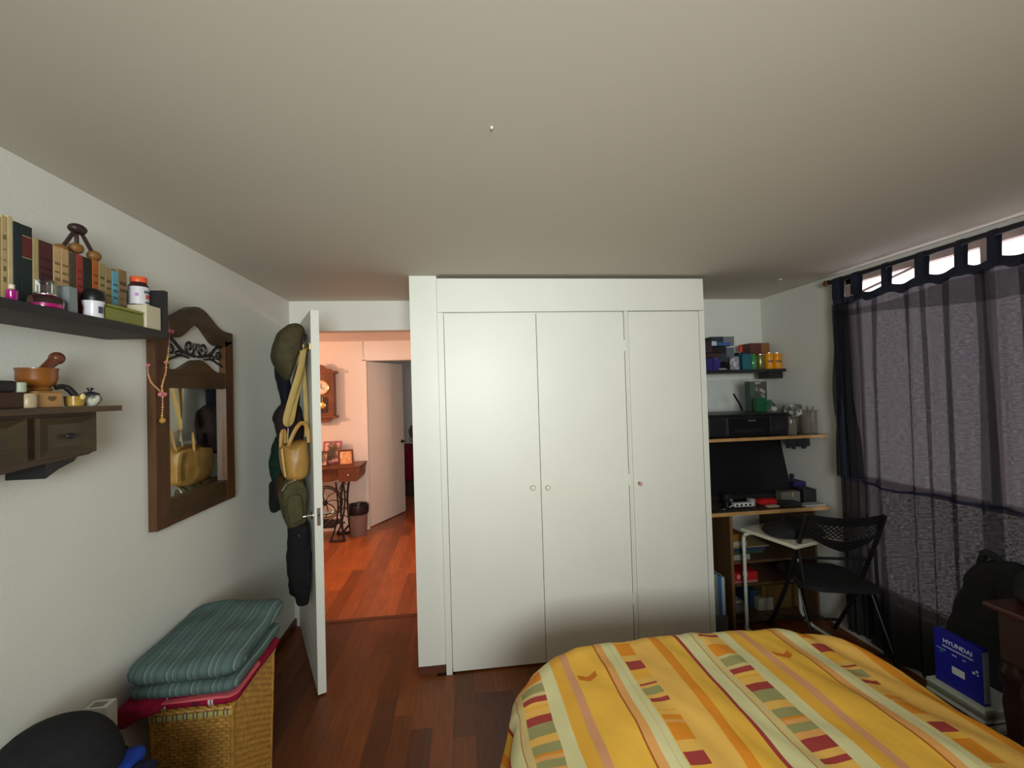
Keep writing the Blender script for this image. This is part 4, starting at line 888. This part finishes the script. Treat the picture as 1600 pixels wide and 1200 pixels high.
pbox('teal_tin', M((20, 92, 104), .35), 1160, 1173.5, 553, ZS, 3.13, 3.2, 'teal tin right of the silver can', 'tin', bev=.004)
pbox('blue_box', M((28, 58, 104), .5), 1152, 1173, 551, ZS, 3.295, 3.38, 'dark blue box at the back of the alcove shelf', 'box')
can('green_bottle', 'green glass bottle right of the teal tin', 'bottle', 1174.2, 1184.5, 553, 3.13, mat('green_glass', srgb(52, 130, 74), .12, coat=.6), prof=[(.9, 0), (1, .03), (1, .8), (.75, .9), (.7, 1)])
can('gold_can', 'olive and gold can left of the yellow cans', 'can', 1185.5, 1198, 554, 3.13, M((122, 118, 70), .25, metal=.5), lidm=CHROME)
for i, (a, c, lb) in enumerate(((1199.5, 1211.3, 'yellow can beside the olive gold can'), (1212, 1224.5, 'yellow can at the right end of the alcove shelf'))):
    t_, cx_, yf_, r_, h_ = can('yellow_can', lb, 'can', a, c, 551.5, 3.13, M((222, 148, 20), .35), group='yellow cans on the alcove shelf', lidm=CHROME)
    obj('print_band', arc_patch(cx_, yf_+r_, r_+.0004, -PI*.8, -PI*.3, ZS+h_*.42, ZS+h_*.54), M((110, 74, 40), .5), t_)
t = thing('wooden_box', 'red brown wooden box in the alcove corner behind the cans', 'box')
x0, x1 = px2(1173, 3.26, 545), px2(1206, 3.26, 545); z0_, z1 = zpx(1190, 556, 3.26), zpx(1190, 536, 3.26)
bx('box_left', M((92, 52, 44), .5), (x0, (x0+x1)/2, 3.26, 3.38, ZS, z1), t); bx('box_right', M((140, 92, 50), .5), ((x0+x1)/2+.0005, x1-.02, 3.26, 3.38, ZS, z1), t)

# papers on wall
t = thing('wall_paper_sheet', 'blank white sheet on the alcove wall behind the printer', 'paper')
x0, x1 = aY(1098, 600, 3.39).x, aY(1171, 600, 3.39).x
bx('sheet', M((205, 212, 208), .7), (x0, x1, 3.392, 3.399, 1.33, 1.725), t)

# ================================================================== DESK
dk_ = thing('desk', 'computer desk with a raised printer shelf in the alcove', 'desk')
bx('desk_board', DESKW, (1.60, 2.50, 2.762, YB-.002, .800, .822), dk_); bx('desk_edge', EDGE, (1.60, 2.50, 2.75, 2.762, .799, .823), dk_)
bx('printer_board', DESKW, (1.60, 2.505, 2.762, YB-.002, 1.299, 1.317), dk_); bx('shelf_edge', EDGE, (1.60, 2.505, 2.75, 2.762, 1.298, 1.318), dk_)
bx('upright', DESKW, (1.60, 1.62, 3.05, 3.39, .823, 1.298), dk_)
bx('side_panel', DESKW, (1.788, 1.804, 2.80, YB-.002, .0, .799), dk_); bx('panel_edge', mat('panel_edge_wood', (.16, .085, .035), .5), (1.786, 1.806, 2.79, 2.80, 0, .799), dk_)
for z in (.30, .455, .05): bx('shelf_board', DESKW, (1.804, 2.44, 2.84, YB-.01, z-.016, z), dk_)
bx('right_panel', DESKW, (2.44, 2.456, 2.82, YB-.002, 0, .799), dk_)
# printer
ZP = 1.3185
pr = thing('printer', 'black inkjet printer on the upper desk shelf', 'printer')
bx('printer_body', BLKP, (1.66, 2.262, 2.80, 3.16, ZP+.004, 1.462), pr, bev=.012)
bx('scanner_lid', M((26, 27, 29), .4), (1.66, 2.262, 2.795, 3.16, 1.463, 1.477), pr, bev=.005)
bx('front_panel', M((14, 14, 16), .25), (1.80, 2.11, 2.788, 2.799, ZP+.02, 1.446), pr, bev=.004)
bx('output_slot', M((5, 5, 6), .6), (1.85, 2.08, 2.7865, 2.7878, ZP+.03, 1.375), pr)
bx('ink_window', M((34, 36, 36), .25), (2.135, 2.25, 2.792, 2.799, ZP+.04, 1.43), pr)
b = B(); box(b, 1.795, 1.799, 2.786, 2.80, ZP+.02, 1.455); obj('trim_strip', b, M((60, 62, 62), .3), pr)
b = B(); box(b, 2.113, 2.117, 2.786, 2.80, ZP+.02, 1.455); obj('trim_strip', b, M((60, 62, 62), .3), pr)
text('Canon', M((120, 120, 120), .5), pr, V((1.975, 2.7872, 1.432)), Matrix.Rotation(PI/2, 3, 'X'), .022)
t = thing('curved_black_cable', 'black curved strip rising behind the printer', 'strip')
b = B(); tube(b, curve([aY(1160, 641, 3.02), aY(1156, 632, 3.02), aY(1150, 622, 3.02), aY(1146, 615.5, 3.02)], 5), .010, 8, flat=.5); obj('strip', b, BLKP, t, smooth=True)
ZQ = 1.478
t = thing('picture_tin', 'green and white patterned tin standing on the printer', 'tin')
x0, x1 = px2(1172, 3.03, 610), px2(1198, 3.03, 610); xm = px2(1180, 3.03, 610); z1 = zpx(1185, 597, 3.03)
bx('tin_side', M((62, 84, 70), .5), (x0, xm, 3.03, 3.09, ZQ, z1), t); bx('tin_front', blotch('tin_pattern', srgb(60, 70, 62), srgb(78, 56, 54), srgb(165, 168, 160), 22), (xm+.0005, x1, 3.028, 3.09, ZQ, z1), t)
bx('tin_lid', M((74, 90, 78), .4), (x0-.002, x1+.002, 3.026, 3.092, z1+.0003, z1+.006), t)
pbox('green_glass', mat('bright_green_glass', srgb(28, 86, 54), .2, coat=.3), 1182, 1198, 621, ZQ, 2.94, 2.98, 'green glass tumbler in front of the patterned tin', 'tumbler', bev=.006)
b = B()
for k in range(5): tube(b, curve([(px2(1198, 2.94, 628), 2.94, ZQ+.01+.008*k), (px2(1205, 2.94, 628), 2.92+.01*k, ZQ+.06+.006*k), (px2(1209+k, 2.94, 628), 2.94, ZQ+.035)], 4), .004)
obj('green_ribbon', b, M((44, 90, 66), .5), smooth=True, label='curled green ribbon beside the green tumbler', cat='ribbon')
b = B(); ball(b, (px2(1209, 2.88, 632), 2.88, ZQ+.021), .022, 1, 1, .9, 14); obj('white_ball', b, M((170, 176, 172), .5), smooth=True, label='white ball on the right end of the printer', cat='ball')
b = B(); blob(b, [(px2(1222, 3, 640), ZQ+.0), (px2(1228, 3, 640), ZQ+.05), (px2(1238, 3, 640), ZQ+.055), (px2(1246, 3, 640), ZQ+.04), (px2(1250, 3, 640), ZQ-.02), (px2(1236, 3, 640), ZQ-.03)], 2.80, 2.88, lambda s, a, z: (a-.12, s, z), 8, 2.2, 2, .02)
obj('grey_pouch', b, blotch('grey_pouch_print', srgb(70, 72, 70), srgb(110, 112, 106), srgb(190, 195, 190), 22), smooth=True, label='crumpled grey pouch leaning over the printer corner', cat='pouch')
PLAS = mat('clear_plastic', srgb(120, 116, 106), .15, var=.25, scale=20); PL = PLAS.node_tree.nodes['Principled BSDF']; PL.inputs['Alpha'].default_value = .62
b = B(); x0 = 2.25; lathe(b, [(.036, 0), (.04, .01), (.043, .09), (.040, .11), (.037, .11), (.036, .01)], 2.312, 2.85, ZP, 18); obj('plastic_jar', b, PLAS, smooth=True, label='clear plastic jar right of the printer', cat='jar')
t = thing('glass_jug', 'clear glass jug at the right end of the printer shelf', 'jug')
b = B(); lathe(b, [(.048, 0), (.053, .006), (.056, .15), (.060, .165), (.057, .165), (.052, .15), (.048, .012)], 2.434, 2.83, ZP, 24); obj('jug_body', b, PLAS, t, smooth=True)
b = B(); lathe(b, [(.046, .012), (.048, .015), (.049, .055), (.001, .056)], 2.434, 2.83, ZP, 20); obj('contents', b, M((112, 112, 56), .6), t, smooth=True)
b = B(); tube(b, [(2.42, 2.80, ZP+.03), (2.39, 2.785, ZP+.20)], .004); tube(b, [(2.44, 2.83, ZP+.03), (2.47, 2.82, ZP+.195)], .005); obj('spoon', b, CHROME, t, smooth=True)
b = B()
for k in range(9):
    x = 2.27+.02*k; tube(b, curve([(x, 2.84, 1.297), (x+.006*math.sin(k*2), 2.835, 1.26), (x+.012*math.cos(k*3), 2.84, 1.225+.012*math.sin(k*1.7))], 4), .013, 6)
obj('hanging_straps', b, BLKF, smooth=True, label='black bundle of straps hung under the printer shelf', cat='straps')
# monitor
mn = thing('monitor', 'large black monitor under the printer shelf', 'monitor')
def tilt(z): return 2.93+(z-.86)*.16
b = B(); prism(b, [(1.66, .875), (2.375, .875), (2.345, 1.285), (1.66, 1.285)], .03, lambda a, z, d: (a, tilt(z)+d, z)); bmesh.ops.bevel(b, geom=list(b.edges), offset=.005, segments=2, affect='EDGES'); obj('screen_panel', b, M((9, 9, 10), .5, spec=.25), mn)
b = B(); prism(b, [(1.655, .862), (2.38, .862), (2.379, .888), (1.655, .888)], .006, lambda a, z, d: (a, tilt(z)-.004+d, z)); obj('bezel', b, BLKP, mn)
bx('stand', BLKP, (1.95, 2.05, 2.985, 3.01, .835, 1.05), mn); bx('foot', BLKP, (1.87, 2.13, 2.90, 3.12, .8235, .834), mn)
b = B(); ball(b, (2.392, 2.955, 1.0), .018); obj('side_knob', b, BLKP, mn)
b = B(); lathe(b, [(.03, 0), (.034, .01), (.012, .018), (.010, .05), (.03, .06), (.036, .085), (.02, .11), (.003, .115)], 1.79, 2.82, .8235, 18)
wc = thing('webcam', 'small round webcam with a shiny lens on the desk', 'webcam'); obj('webcam_body', b, BLKP, wc, smooth=True)
b = B(); ball(b, (1.802, 2.790, .895), .016); obj('lens', b, M((120, 120, 120), .15, metal=.8), wc, smooth=True)
ZD = .8235
pw = thing('power_strip', 'white power strip lying on the desk', 'power strip')
bx('strip_body', M((190, 194, 198), .5), (1.845, 1.985, 2.815, 2.855, ZD+.012, ZD+.040), pw, bev=.006)
for k in range(4): bx('socket', BLKP, (1.855+.032*k, 1.870+.032*k, 2.8135, 2.815, ZD+.018, ZD+.032), pw)
b = B(); tube(b, curve([(1.845, 2.835, ZD+.025), (1.78, 2.81, ZD+.01), (1.72, 2.79, ZD+.004)], 5), .004); obj('cord', b, M((190, 194, 198), .5), pw, smooth=True)
bx('white_carton', M((150, 158, 150), .6), (1.99, 2.03, 2.86, 2.90, ZD, ZD+.05), bev=.004, label='small whitish carton between the power strip and red pouch', cat='carton')
b = B(); fold(b, 2.035, 2.18, 2.82, 2.90, ZD+.005, ZD+.055, 0, .004, seed=5); obj('red_pouch', b, cloth('red_pouch', (170, 26, 30)), smooth=True, label='bright red pouch lying under the monitor', cat='pouch')
b = B(); fold(b, 2.06, 2.16, 2.785, 2.818, ZD+.0, ZD+.022, 0, .003, seed=7); obj('beige_paper', b, M((150, 130, 110), .8), smooth=True, label='folded beige paper in front of the red pouch', cat='paper')
b = B(); fold(b, 1.62, 2.0, 2.757, 2.80, ZD, ZD+.010, 0, .002, seed=8); obj('black_mat', b, BLKF, smooth=True, label='flat black cloth along the desk front', cat='cloth')
b = B(); fold(b, 2.17, 2.32, 2.765, 2.85, ZD, ZD+.04, 0, .010, seed=12); obj('black_glove', b, BLKF, smooth=True, label='crumpled black cloth right of the red pouch', cat='cloth')
bx('paper_pile', M((150, 154, 148), .7), (2.33, 2.485, 2.762, 2.83, ZD, ZD+.012), label='thin pile of white papers at the right desk edge', cat='papers')
t = thing('grey_box', 'grey box with a pale yellow end on the desk', 'box'); bx('box_body', M((92, 90, 82), .6), (2.23, 2.375, 2.86, 2.92, ZD, ZD+.085), t, bev=.003); bx('yellow_end', M((150, 146, 82), .6), (2.31, 2.32, 2.858, 2.8598, ZD+.05, ZD+.084), t)
bx('dark_blue_box', M((30, 30, 84), .6), (2.405, 2.50, 2.95, 3.1, ZD, ZD+.13), bev=.004, label='dark blue box near the right wall on the desk', cat='box')
bx('black_box', M((22, 22, 24), .6), (2.385, 2.485, 2.84, 2.94, ZD+.0, ZD+.10), bev=.006, label='black box right of the grey box on the desk', cat='box')
# things beneath the desk
def ubox(name, rgb, p0, p1, pt_, pb, label, cat, y0=2.86, dep=.2, **k):
    x0, x1 = px2(p0, y0, pt_), px2(p1, y0, pt_); z1, z0 = zpx((p0+p1)/2, pt_, y0), zpx((p0+p1)/2, pb, y0)
    for zz in (.05, .30, .455):
        if abs(z0-zz) < .035: z0 = zz+.0005
    return bx(name, M(rgb, .6), (max(x0, 1.8055), min(x1, 2.435), y0, y0+dep, z0, z1), label=label, cat=cat, bev=.002, **k)
ubox('magazine_pile', (140, 142, 128), 1141, 1172, 867, 879, 'whitish magazines on the upper shelf under the desk', 'magazines')
zA = zpx(1160, 867, 2.86)+.002
bx('green_folder', M((40, 66, 54), .6), (1.81, 2.08, 2.87, 3.1, zA+.001, zA+.022), label='dark green folder on the whitish magazines', cat='folder')
bx('blue_folder', M((34, 48, 80), .6), (1.82, 2.10, 2.87, 3.1, zA+.023, zA+.045), label='navy blue folder above the green folder', cat='folder')
bx('tan_envelope', M((150, 132, 92), .6), (1.81, 2.12, 2.86, 3.1, zA+.046, zA+.052), label='tan envelope on the navy folder', cat='envelope')
bx('white_box', M((160, 156, 136), .6), (1.81, 1.96, 2.87, 3.08, zA+.053, zA+.088), bev=.003, label='flat cream box topmost of the pile under the desk', cat='box')
bx('ochre_box', M((130, 84, 30), .6), (1.81, 1.95, 2.88, 3.08, zA+.089, zA+.135), bev=.003, label='ochre carton just beneath the desk board', cat='carton')
t = thing('red_box', 'red box with a pale round mark on the middle shelf', 'box'); bx('box_body', M((168, 28, 32), .5), (1.825, 2.03, 2.87, 3.07, .3005, .365), t, bev=.002)
b = B(); lathe(b, [(.016, 0), (.016, .0008)], 1.89, 2.87, .335, 16, QY); obj('round_mark', b, M((212, 130, 130), .5), t)
bx('pink_paper', M((176, 110, 100), .7), (1.825, 2.02, 2.855, 2.868, .3005, .312), label='pinkish paper edge in front of the red box', cat='paper')
ubox('blue_pouch', (30, 62, 84), 1172, 1205, 922, 945, 'dark blue plastic box on the lowest desk shelf', 'box', 3.0)
ubox('white_pouch', (150, 152, 138), 1185, 1208, 935, 958, 'white carton on the lowest desk shelf', 'carton', 2.94, .05)
b = B(); fold(b, 1.83, 1.97, 2.88, 3.04, .052, .13, 0, .015, seed=3); obj('grey_plastic_bag', b, M((112, 106, 108), .4), smooth=True, label='grey crumpled plastic bag on the lowest desk shelf', cat='plastic bag')
b = B(); fold(b, 1.84, 1.95, 2.90, 3.0, .135, .16, 0, .01, seed=13); obj('white_cloth', b, M((170, 165, 150), .8), smooth=True, label='white folded cloth on the grey plastic bag', cat='cloth')
bx('brown_carton', M((96, 74, 32), .7), (2.12, 2.40, 2.95, 3.2, .0505, .22), bev=.003, label='brown cardboard box at the right of the lowest shelf', cat='carton')
# folders standing between wardrobe and desk
for i, (x0, x1, c, zt_, lb) in enumerate(((1.61, 1.65, (40, 42, 42), .385, 'black binder nearest the wardrobe, standing on the floor'), (1.652, 1.69, (120, 130, 120), .40, 'grey green binder standing beside the black binder'), (1.692, 1.715, (54, 96, 146), .385, 'blue binder standing beside the desk side panel'), (1.717, 1.74, (168, 182, 190), .375, 'white binder right of the blue binder'))):
    bx('binder', M(c, .5), (x0, x1, 2.80, 3.08, .121, zt_), bev=.002, label=lb, cat='binder')
b = B(); box(b, 1.602, 1.75, 2.79, 3.10, 0.0, .12, .006); obj('grey_crate', b, M((92, 96, 104), .5), label='low grey plastic crate holding the binders', cat='crate')

# ================================================================== WHITE SIDE TABLE
st = thing('side_table', 'white adjustable laptop table with tubular legs', 'side table')
WT = M((214, 210, 192), .4)
A_, B_ = V((1.86, 2.80, 0)), V((1.955, 2.405, 0)); dirx = V((.965, .262, 0)); C_ = B_+dirx*.44; D_ = A_+dirx*.44
b = B(); vs = [b.verts.new((p.x, p.y, z)) for z in (.683, .703) for p in (A_, B_, C_, D_)]
for f in ((0, 1, 2, 3), (4, 5, 6, 7), (0, 1, 5, 4), (1, 2, 6, 5), (2, 3, 7, 6), (3, 0, 4, 7)): b.faces.new([vs[i] for i in f])
bmesh.ops.bevel(b, geom=list(b.edges), offset=.008, segments=2, affect='EDGES'); obj('tabletop', b, WT, st, smooth=True)
WM = M((196, 206, 196), .35)
def leg_tube(p, q):
    b = B(); tube(b, curve([V((p.x+.05, p.y-.03, .675)), V((p.x+.015, p.y-.01, .665)), V((p.x, p.y, .63)), V((p.x, p.y, .5)), V((p.x, p.y, .1)), V((p.x, p.y, .05)), V((p.x+.01, p.y-.02, .015)), q], 6), .0115, 10)
    lathe(b, [(.014, 0), (.014, .03)], p.x, p.y, .38, 12); return obj('leg', b, WM, st, smooth=True)
pl = V((1.880, 2.785, 0)); leg_tube(pl, V((1.97, 2.42, .015)))
pr_ = V((2.285, 2.79, 0))
b = B(); tube(b, curve([V((pr_.x, pr_.y, .67)), V((pr_.x, pr_.y, .4)), V((pr_.x, pr_.y, .17)), V((pr_.x+.005, pr_.y, .10)), V((pr_.x+.03, pr_.y-.02, .045)), V((pr_.x+.06, pr_.y-.08, .016)), V((2.36, 2.50, .015))], 6), .0115, 10); obj('leg', b, WM, st, smooth=True)
b = B(); tube(b, [(1.885, 2.785, .665), (2.285, 2.79, .665)], .010, 10); obj('crossbar', b, WM, st, smooth=True)
b = B(); blob(b, [(1.955, .708), (1.965, .745), (2.03, .765), (2.15, .76), (2.26, .765), (2.29, .73), (2.27, .706), (2.1, .7045)], 2.50, 2.74, lambda s, a, z: (a+(s-2.6)*.1-.015, s, z), 8, 3, 3, .006)
obj('laptop_bag', b, BLKF, smooth=True, label='soft black bag lying on the white side table', cat='bag')

# ================================================================== FOLDING CHAIR
cr_ = thing('folding_chair', 'black folding chair with a perforated backrest at the desk', 'chair')
aC = V((.96, -.28, 0)).normalized(); fC = V((.15, .989, 0)); oC = V((2.200, 2.315, 0))
def K(a, f, z): return oC+aC*a+fC*f+V((0, 0, z))
BM = mat('black_steel', (.010, .010, .011), .35, var=.1)
hw = .205
for sg in (-1, 1):
    b = B(); tube(b, curve([K(sg*hw, .0, .90), K(sg*hw, .02, .84), K(sg*hw, .13, .60), K(sg*hw, .26, .33), K(sg*hw, .46, .012)], 5), .0125, 10); obj('front_leg', b, BM, cr_, smooth=True)
    b = B(); tube(b, [K(sg*(hw-.025), .38, .445), K(sg*(hw-.022), .20, .46), K(sg*(hw-.01), .10, .42), K(sg*hw, -.06, .012)], .0115, 10); obj('rear_leg', b, BM, cr_, smooth=True)
    b = B(); tube(b, [K(sg*(hw+.003), .085, .68), K(sg*(hw-.01), .06, .44)], .009, 8); obj('brace', b, BM, cr_, smooth=True)
def backpt(u, z):  # curved backrest surface
    return K(u*(hw+.006), -.045*(1-u*u)+.02-(z-.86)*.28, z)
b = B(); zt_, zl = .912, .70
def strip(b, f0, f1, n=20, th=.010):
    prev_ = None
    for i in range(n+1):
        u = -1+2*i/n; p0, p1 = backpt(u, f0(u)), backpt(u, f1(u)); o_ = fC*th
        cur = [b.verts.new(p) for p in (p0, p1, p1+o_, p0+o_)]
        if prev_:
            for k in range(4): b.faces.new((prev_[k], prev_[(k+1) % 4], cur[(k+1) % 4], cur[k]))
        else: b.faces.new(cur)
        prev_ = cur
    b.faces.new(prev_)
topz = lambda u: .905-.018*(1-u*u)
strip(b, topz, lambda u: topz(u)-.050); strip(b, lambda u: .770-.03*(1-u*u)*1.0+.02*abs(u), lambda u: .735-.06*(1-u*u)+.05*abs(u))
def strip_v(b, u0, u1):
    for (ua, ub) in ((u0, u1),):
        q = [backpt(ua, topz(ua)-.03), backpt(ub, topz(ub)-.03), backpt(ub, .75), backpt(ua, .75)]; o_ = fC*.010
        vs = [b.verts.new(p) for p in q]+[b.verts.new(p+o_) for p in q]
        for f in ((0, 1, 2, 3), (4, 5, 6, 7), (0, 1, 5, 4), (1, 2, 6, 5), (2, 3, 7, 6), (3, 0, 4, 7)): b.faces.new([vs[i] for i in f])
strip_v(b, -1, -.84); strip_v(b, .84, 1)
obj('backrest', b, BM, cr_, smooth=False)
b = B()
for k in range(-6, 22):
    for sl in (1, -1):
        pts_ = []
        for j in range(7):
            v = j/6; z = .755+v*.105; u = (-.95+k*.13+sl*(v-.5)*.55)
            if -.9 <= u <= .9: pts_.append(backpt(u, z)+fC*.005)
        if len(pts_) > 1: tube(b, pts_, .0042, 5)
obj('lattice', b, BM, cr_, kind='stuff')
b = B(); prism(b, [(-.195, .02), (-.20, .10), (-.20, .34), (-.16, .40), (.16, .40), (.20, .34), (.20, .10), (.195, .02), (.12, -.005), (-.12, -.005)], .028, lambda a, f, d: K(a, f, .445+d)); bmesh.ops.bevel(b, geom=list(b.edges), offset=.007, segments=2, affect='EDGES'); obj('seat', b, BLKF, cr_, smooth=True)
for f_, z_ in ((.40, .10), (-.03, .12), (.13, .60)):
    b = B(); tube(b, [K(-hw, f_, z_), K(hw, f_, z_)], .009, 8); obj('stretcher', b, BM, cr_, smooth=True)

# ================================================================== RIGHT FOREGROUND
# magazines + blue box
rr = random.Random(5); z = .0
cols = [(112, 112, 100), (150, 148, 132), (70, 80, 64), (168, 160, 150), (60, 50, 52), (176, 176, 168), (96, 104, 84), (140, 120, 110), (120, 128, 112), (180, 184, 172)]
bx('brown_crate', M((80, 60, 44), .7), (2.11, 2.33, 1.58, 1.85, 0, .175), bev=.004, label='brown cardboard carton under the magazine pile beside the bed', cat='carton')
z = .1755
MG = ['lowest magazine of the pile beside the bed', 'second magazine from the bottom of the bedside pile', 'third magazine from the bottom, dark green edge', 'fourth magazine from the bottom, pale pinkish edge', 'fifth magazine from the bottom, dark edge', 'fifth magazine from the top, white edge', 'fourth magazine from the top, olive grey edge', 'third magazine from the top, brownish edge', 'second magazine from the top of the bedside pile', 'topmost pale green magazine beneath the blue box']
for i, c in enumerate(cols):
    h_ = .008+.006*rr.random(); dx, dy = rr.uniform(-.006, .006), rr.uniform(-.008, .008)
    bx('magazine', M(c, .6), (2.125+dx, 2.325+dx, 1.605+dy, 1.835+dy, z, z+h_), bev=.002, label=MG[i], cat='magazine', group='magazines piled beside the bed'); z += h_+.0003
bb = thing('blue_box', 'royal blue product box with white lettering on the magazines', 'box')
zB = z+.0005
bx('box_body', M((18, 22, 142), .45), (2.150, 2.182, 1.622, 1.812, zB, zB+.235), bb, bev=.002)
RT = Matrix(((0, 0, -1), (-1, 0, 0), (0, 1, 0)))  # text facing -x, reading towards -y
LW = M((205, 212, 230), .5)
xt = 2.1493
def bt(s, y, z_, size, m=LW, off=0.0): text(s, m, bb, V((xt, y, z_)), RT, size, off=off)
bt('HYUNDAI', 1.715, zB+.195, .026, off=.0006); bt('RECHARGEABLE BATTERY', 1.715, zB+.172, .0105, off=.0002)
bt('POWER', 1.782, zB+.153, .011, M((120, 190, 200), .5)); bt('SAFE', 1.728, zB+.150, .009); bt('12V', 1.690, zB+.150, .009); bt('LIFE', 1.783, zB+.140, .008, M((90, 160, 170), .5))
bx('label_plate', M((196, 202, 196), .5), (2.1488, 2.1498, 1.690, 1.740, zB+.068, zB+.100), bb, bev=.0004)
b = B(); ball(b, (xt, 1.655, zB+.120), .006, .1, 1, 1, 10); ball(b, (xt, 1.643, zB+.132), .0055, .1, 1, 1, 10); ball(b, (xt, 1.640, zB+.118), .004, .1, 1, 1, 10); obj('emblem', b, LW, bb)
bx('side_face', M((150, 160, 176), .5), (2.152, 2.180, 1.6205, 1.6218, zB+.01, zB+.225), bb)
# black backpack behind the pile
bp_ = thing('backpack', 'black backpack slumped against the curtain beside the bed', 'backpack')
b = B(); blob(b, [(2.00, .02), (1.98, .20), (1.95, .36), (1.90, .56), (1.86, .70), (1.80, .80), (1.72, .85), (1.60, .86), (1.54, .82), (1.545, .5), (1.55, .02)], 2.345, 2.448, lambda s, a, z: (s, a, z), 10, 3.0, 5, .02); obj('pack', b, BLKF, bp_, smooth=True)
b = B(); tube(b, curve([(2.39, 1.79, .80), (2.38, 1.765, .865), (2.38, 1.73, .865), (2.39, 1.70, .83)], 5), .016, 8); obj('handle', b, BLKF, bp_, smooth=True)
b = B(); blob(b, [(1.94, .10), (1.92, .32), (1.84, .50), (1.74, .52), (1.66, .40), (1.66, .10)], 2.338, 2.352, lambda s, a, z: (s, a, z), 7, 2.6, 8, .012); obj('front_pocket', b, BLKF, bp_, smooth=True)
# dark bedside table with turned legs
nt_ = thing('bedside_table', 'dark reddish wooden table with turned legs right of the bed', 'table')
RW = mat('mahogany', (.050, .013, .009), .35, var=.3, scale=5, stretch=(5, .8, 5), coat=.2)
tx0, tx1, ty0, ty1, tz = 2.02, 2.44, .85, 1.515, .795
bx('tabletop', RW, (tx0, tx1, ty0, ty1, tz-.02, tz), nt_, bev=.005); bx('apron', mat('mahogany_dark', (.030, .010, .007), .5), (tx0+.03, tx1-.02, ty0+.02, ty1-.03, .585, tz-.021), nt_)
for x, y in ((tx0+.05, ty1-.055), (tx1-.05, ty1-.055), (tx0+.05, ty0+.05), (tx1-.05, ty0+.05)):
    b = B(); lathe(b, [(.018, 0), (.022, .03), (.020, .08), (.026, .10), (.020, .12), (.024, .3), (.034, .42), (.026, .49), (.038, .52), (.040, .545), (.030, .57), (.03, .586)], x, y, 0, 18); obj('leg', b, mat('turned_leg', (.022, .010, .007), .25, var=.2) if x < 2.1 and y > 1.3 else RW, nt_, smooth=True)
bx('lower_shelf', RW, (tx0+.02, tx1-.02, ty0+.02, ty1-.02, .14, .158), nt_)
b = B(); fold(b, tx0+.09, tx1-.05, 1.02, 1.42, .159, .25, 0, .012, seed=21); obj('white_towel', b, cloth('white_towel', (176, 168, 160)), smooth=True, label='folded white towel on the bedside table shelf', cat='towel')
b = B(); fold(b, tx0+.09, tx1-.06, 1.03, 1.42, .252, .30, 0, .010, seed=22); obj('crimson_towel', b, cloth('crimson_towel', (140, 24, 54)), smooth=True, label='crimson towel folded between the white towels', cat='towel')
b = B(); fold(b, tx0+.09, tx1-.05, 1.02, 1.43, .302, .44, 0, .016, seed=23); obj('top_towel', b, cloth('ivory_towel', (168, 160, 146)), smooth=True, label='thick ivory towel topmost on the bedside table shelf', cat='towel')
b = B(); blob(b, [(1.50, .80), (1.505, .88), (1.47, .915), (1.30, .94), (1.05, .94), (.95, .90), (.93, .80), (1.2, .798)], 2.09, 2.40, lambda s, a, z: (s, a, z), 9, 2.8, 6, .012); obj('duffel_bag', b, BLKF, smooth=True, label='black soft bag lying on the reddish bedside table', cat='bag')
# small ceiling fittings
for i, (x, y, lb) in enumerate(((.101, 1.172, 'tiny pale hook in the middle of the ceiling'), (2.205, 2.755, 'small white ceiling fitting above the desk'))):
    b = B(); lathe(b, [(.010 if i else .0025, 0), (.012 if i else .003, .004), (.012 if i else .003, .006)], x, y, H-.0062, 14); obj('ceiling_fitting', b, M((226, 224, 216), .4), smooth=True, label=lb, cat='fitting')

# ================================================================== finish: put each thing's origin at its base
def mesh_desc(o):
    out = [o] if o.type == 'MESH' else []
    for c in o.children: out += mesh_desc(c)
    return out
for o in list(COL.objects):
    if o.parent or o.type not in ('MESH', 'EMPTY') or o.location.length > 1e-6: continue
    ms = mesh_desc(o); P3 = [v.co for m in ms for v in m.data.vertices]
    if not P3: continue
    if o.name in ('floor',) : continue
    c = V(((min(p.x for p in P3)+max(p.x for p in P3))/2, (min(p.y for p in P3)+max(p.y for p in P3))/2, min(p.z for p in P3)))
    for m in ms: m.data.transform(Matrix.Translation(-c))
    o.location = c
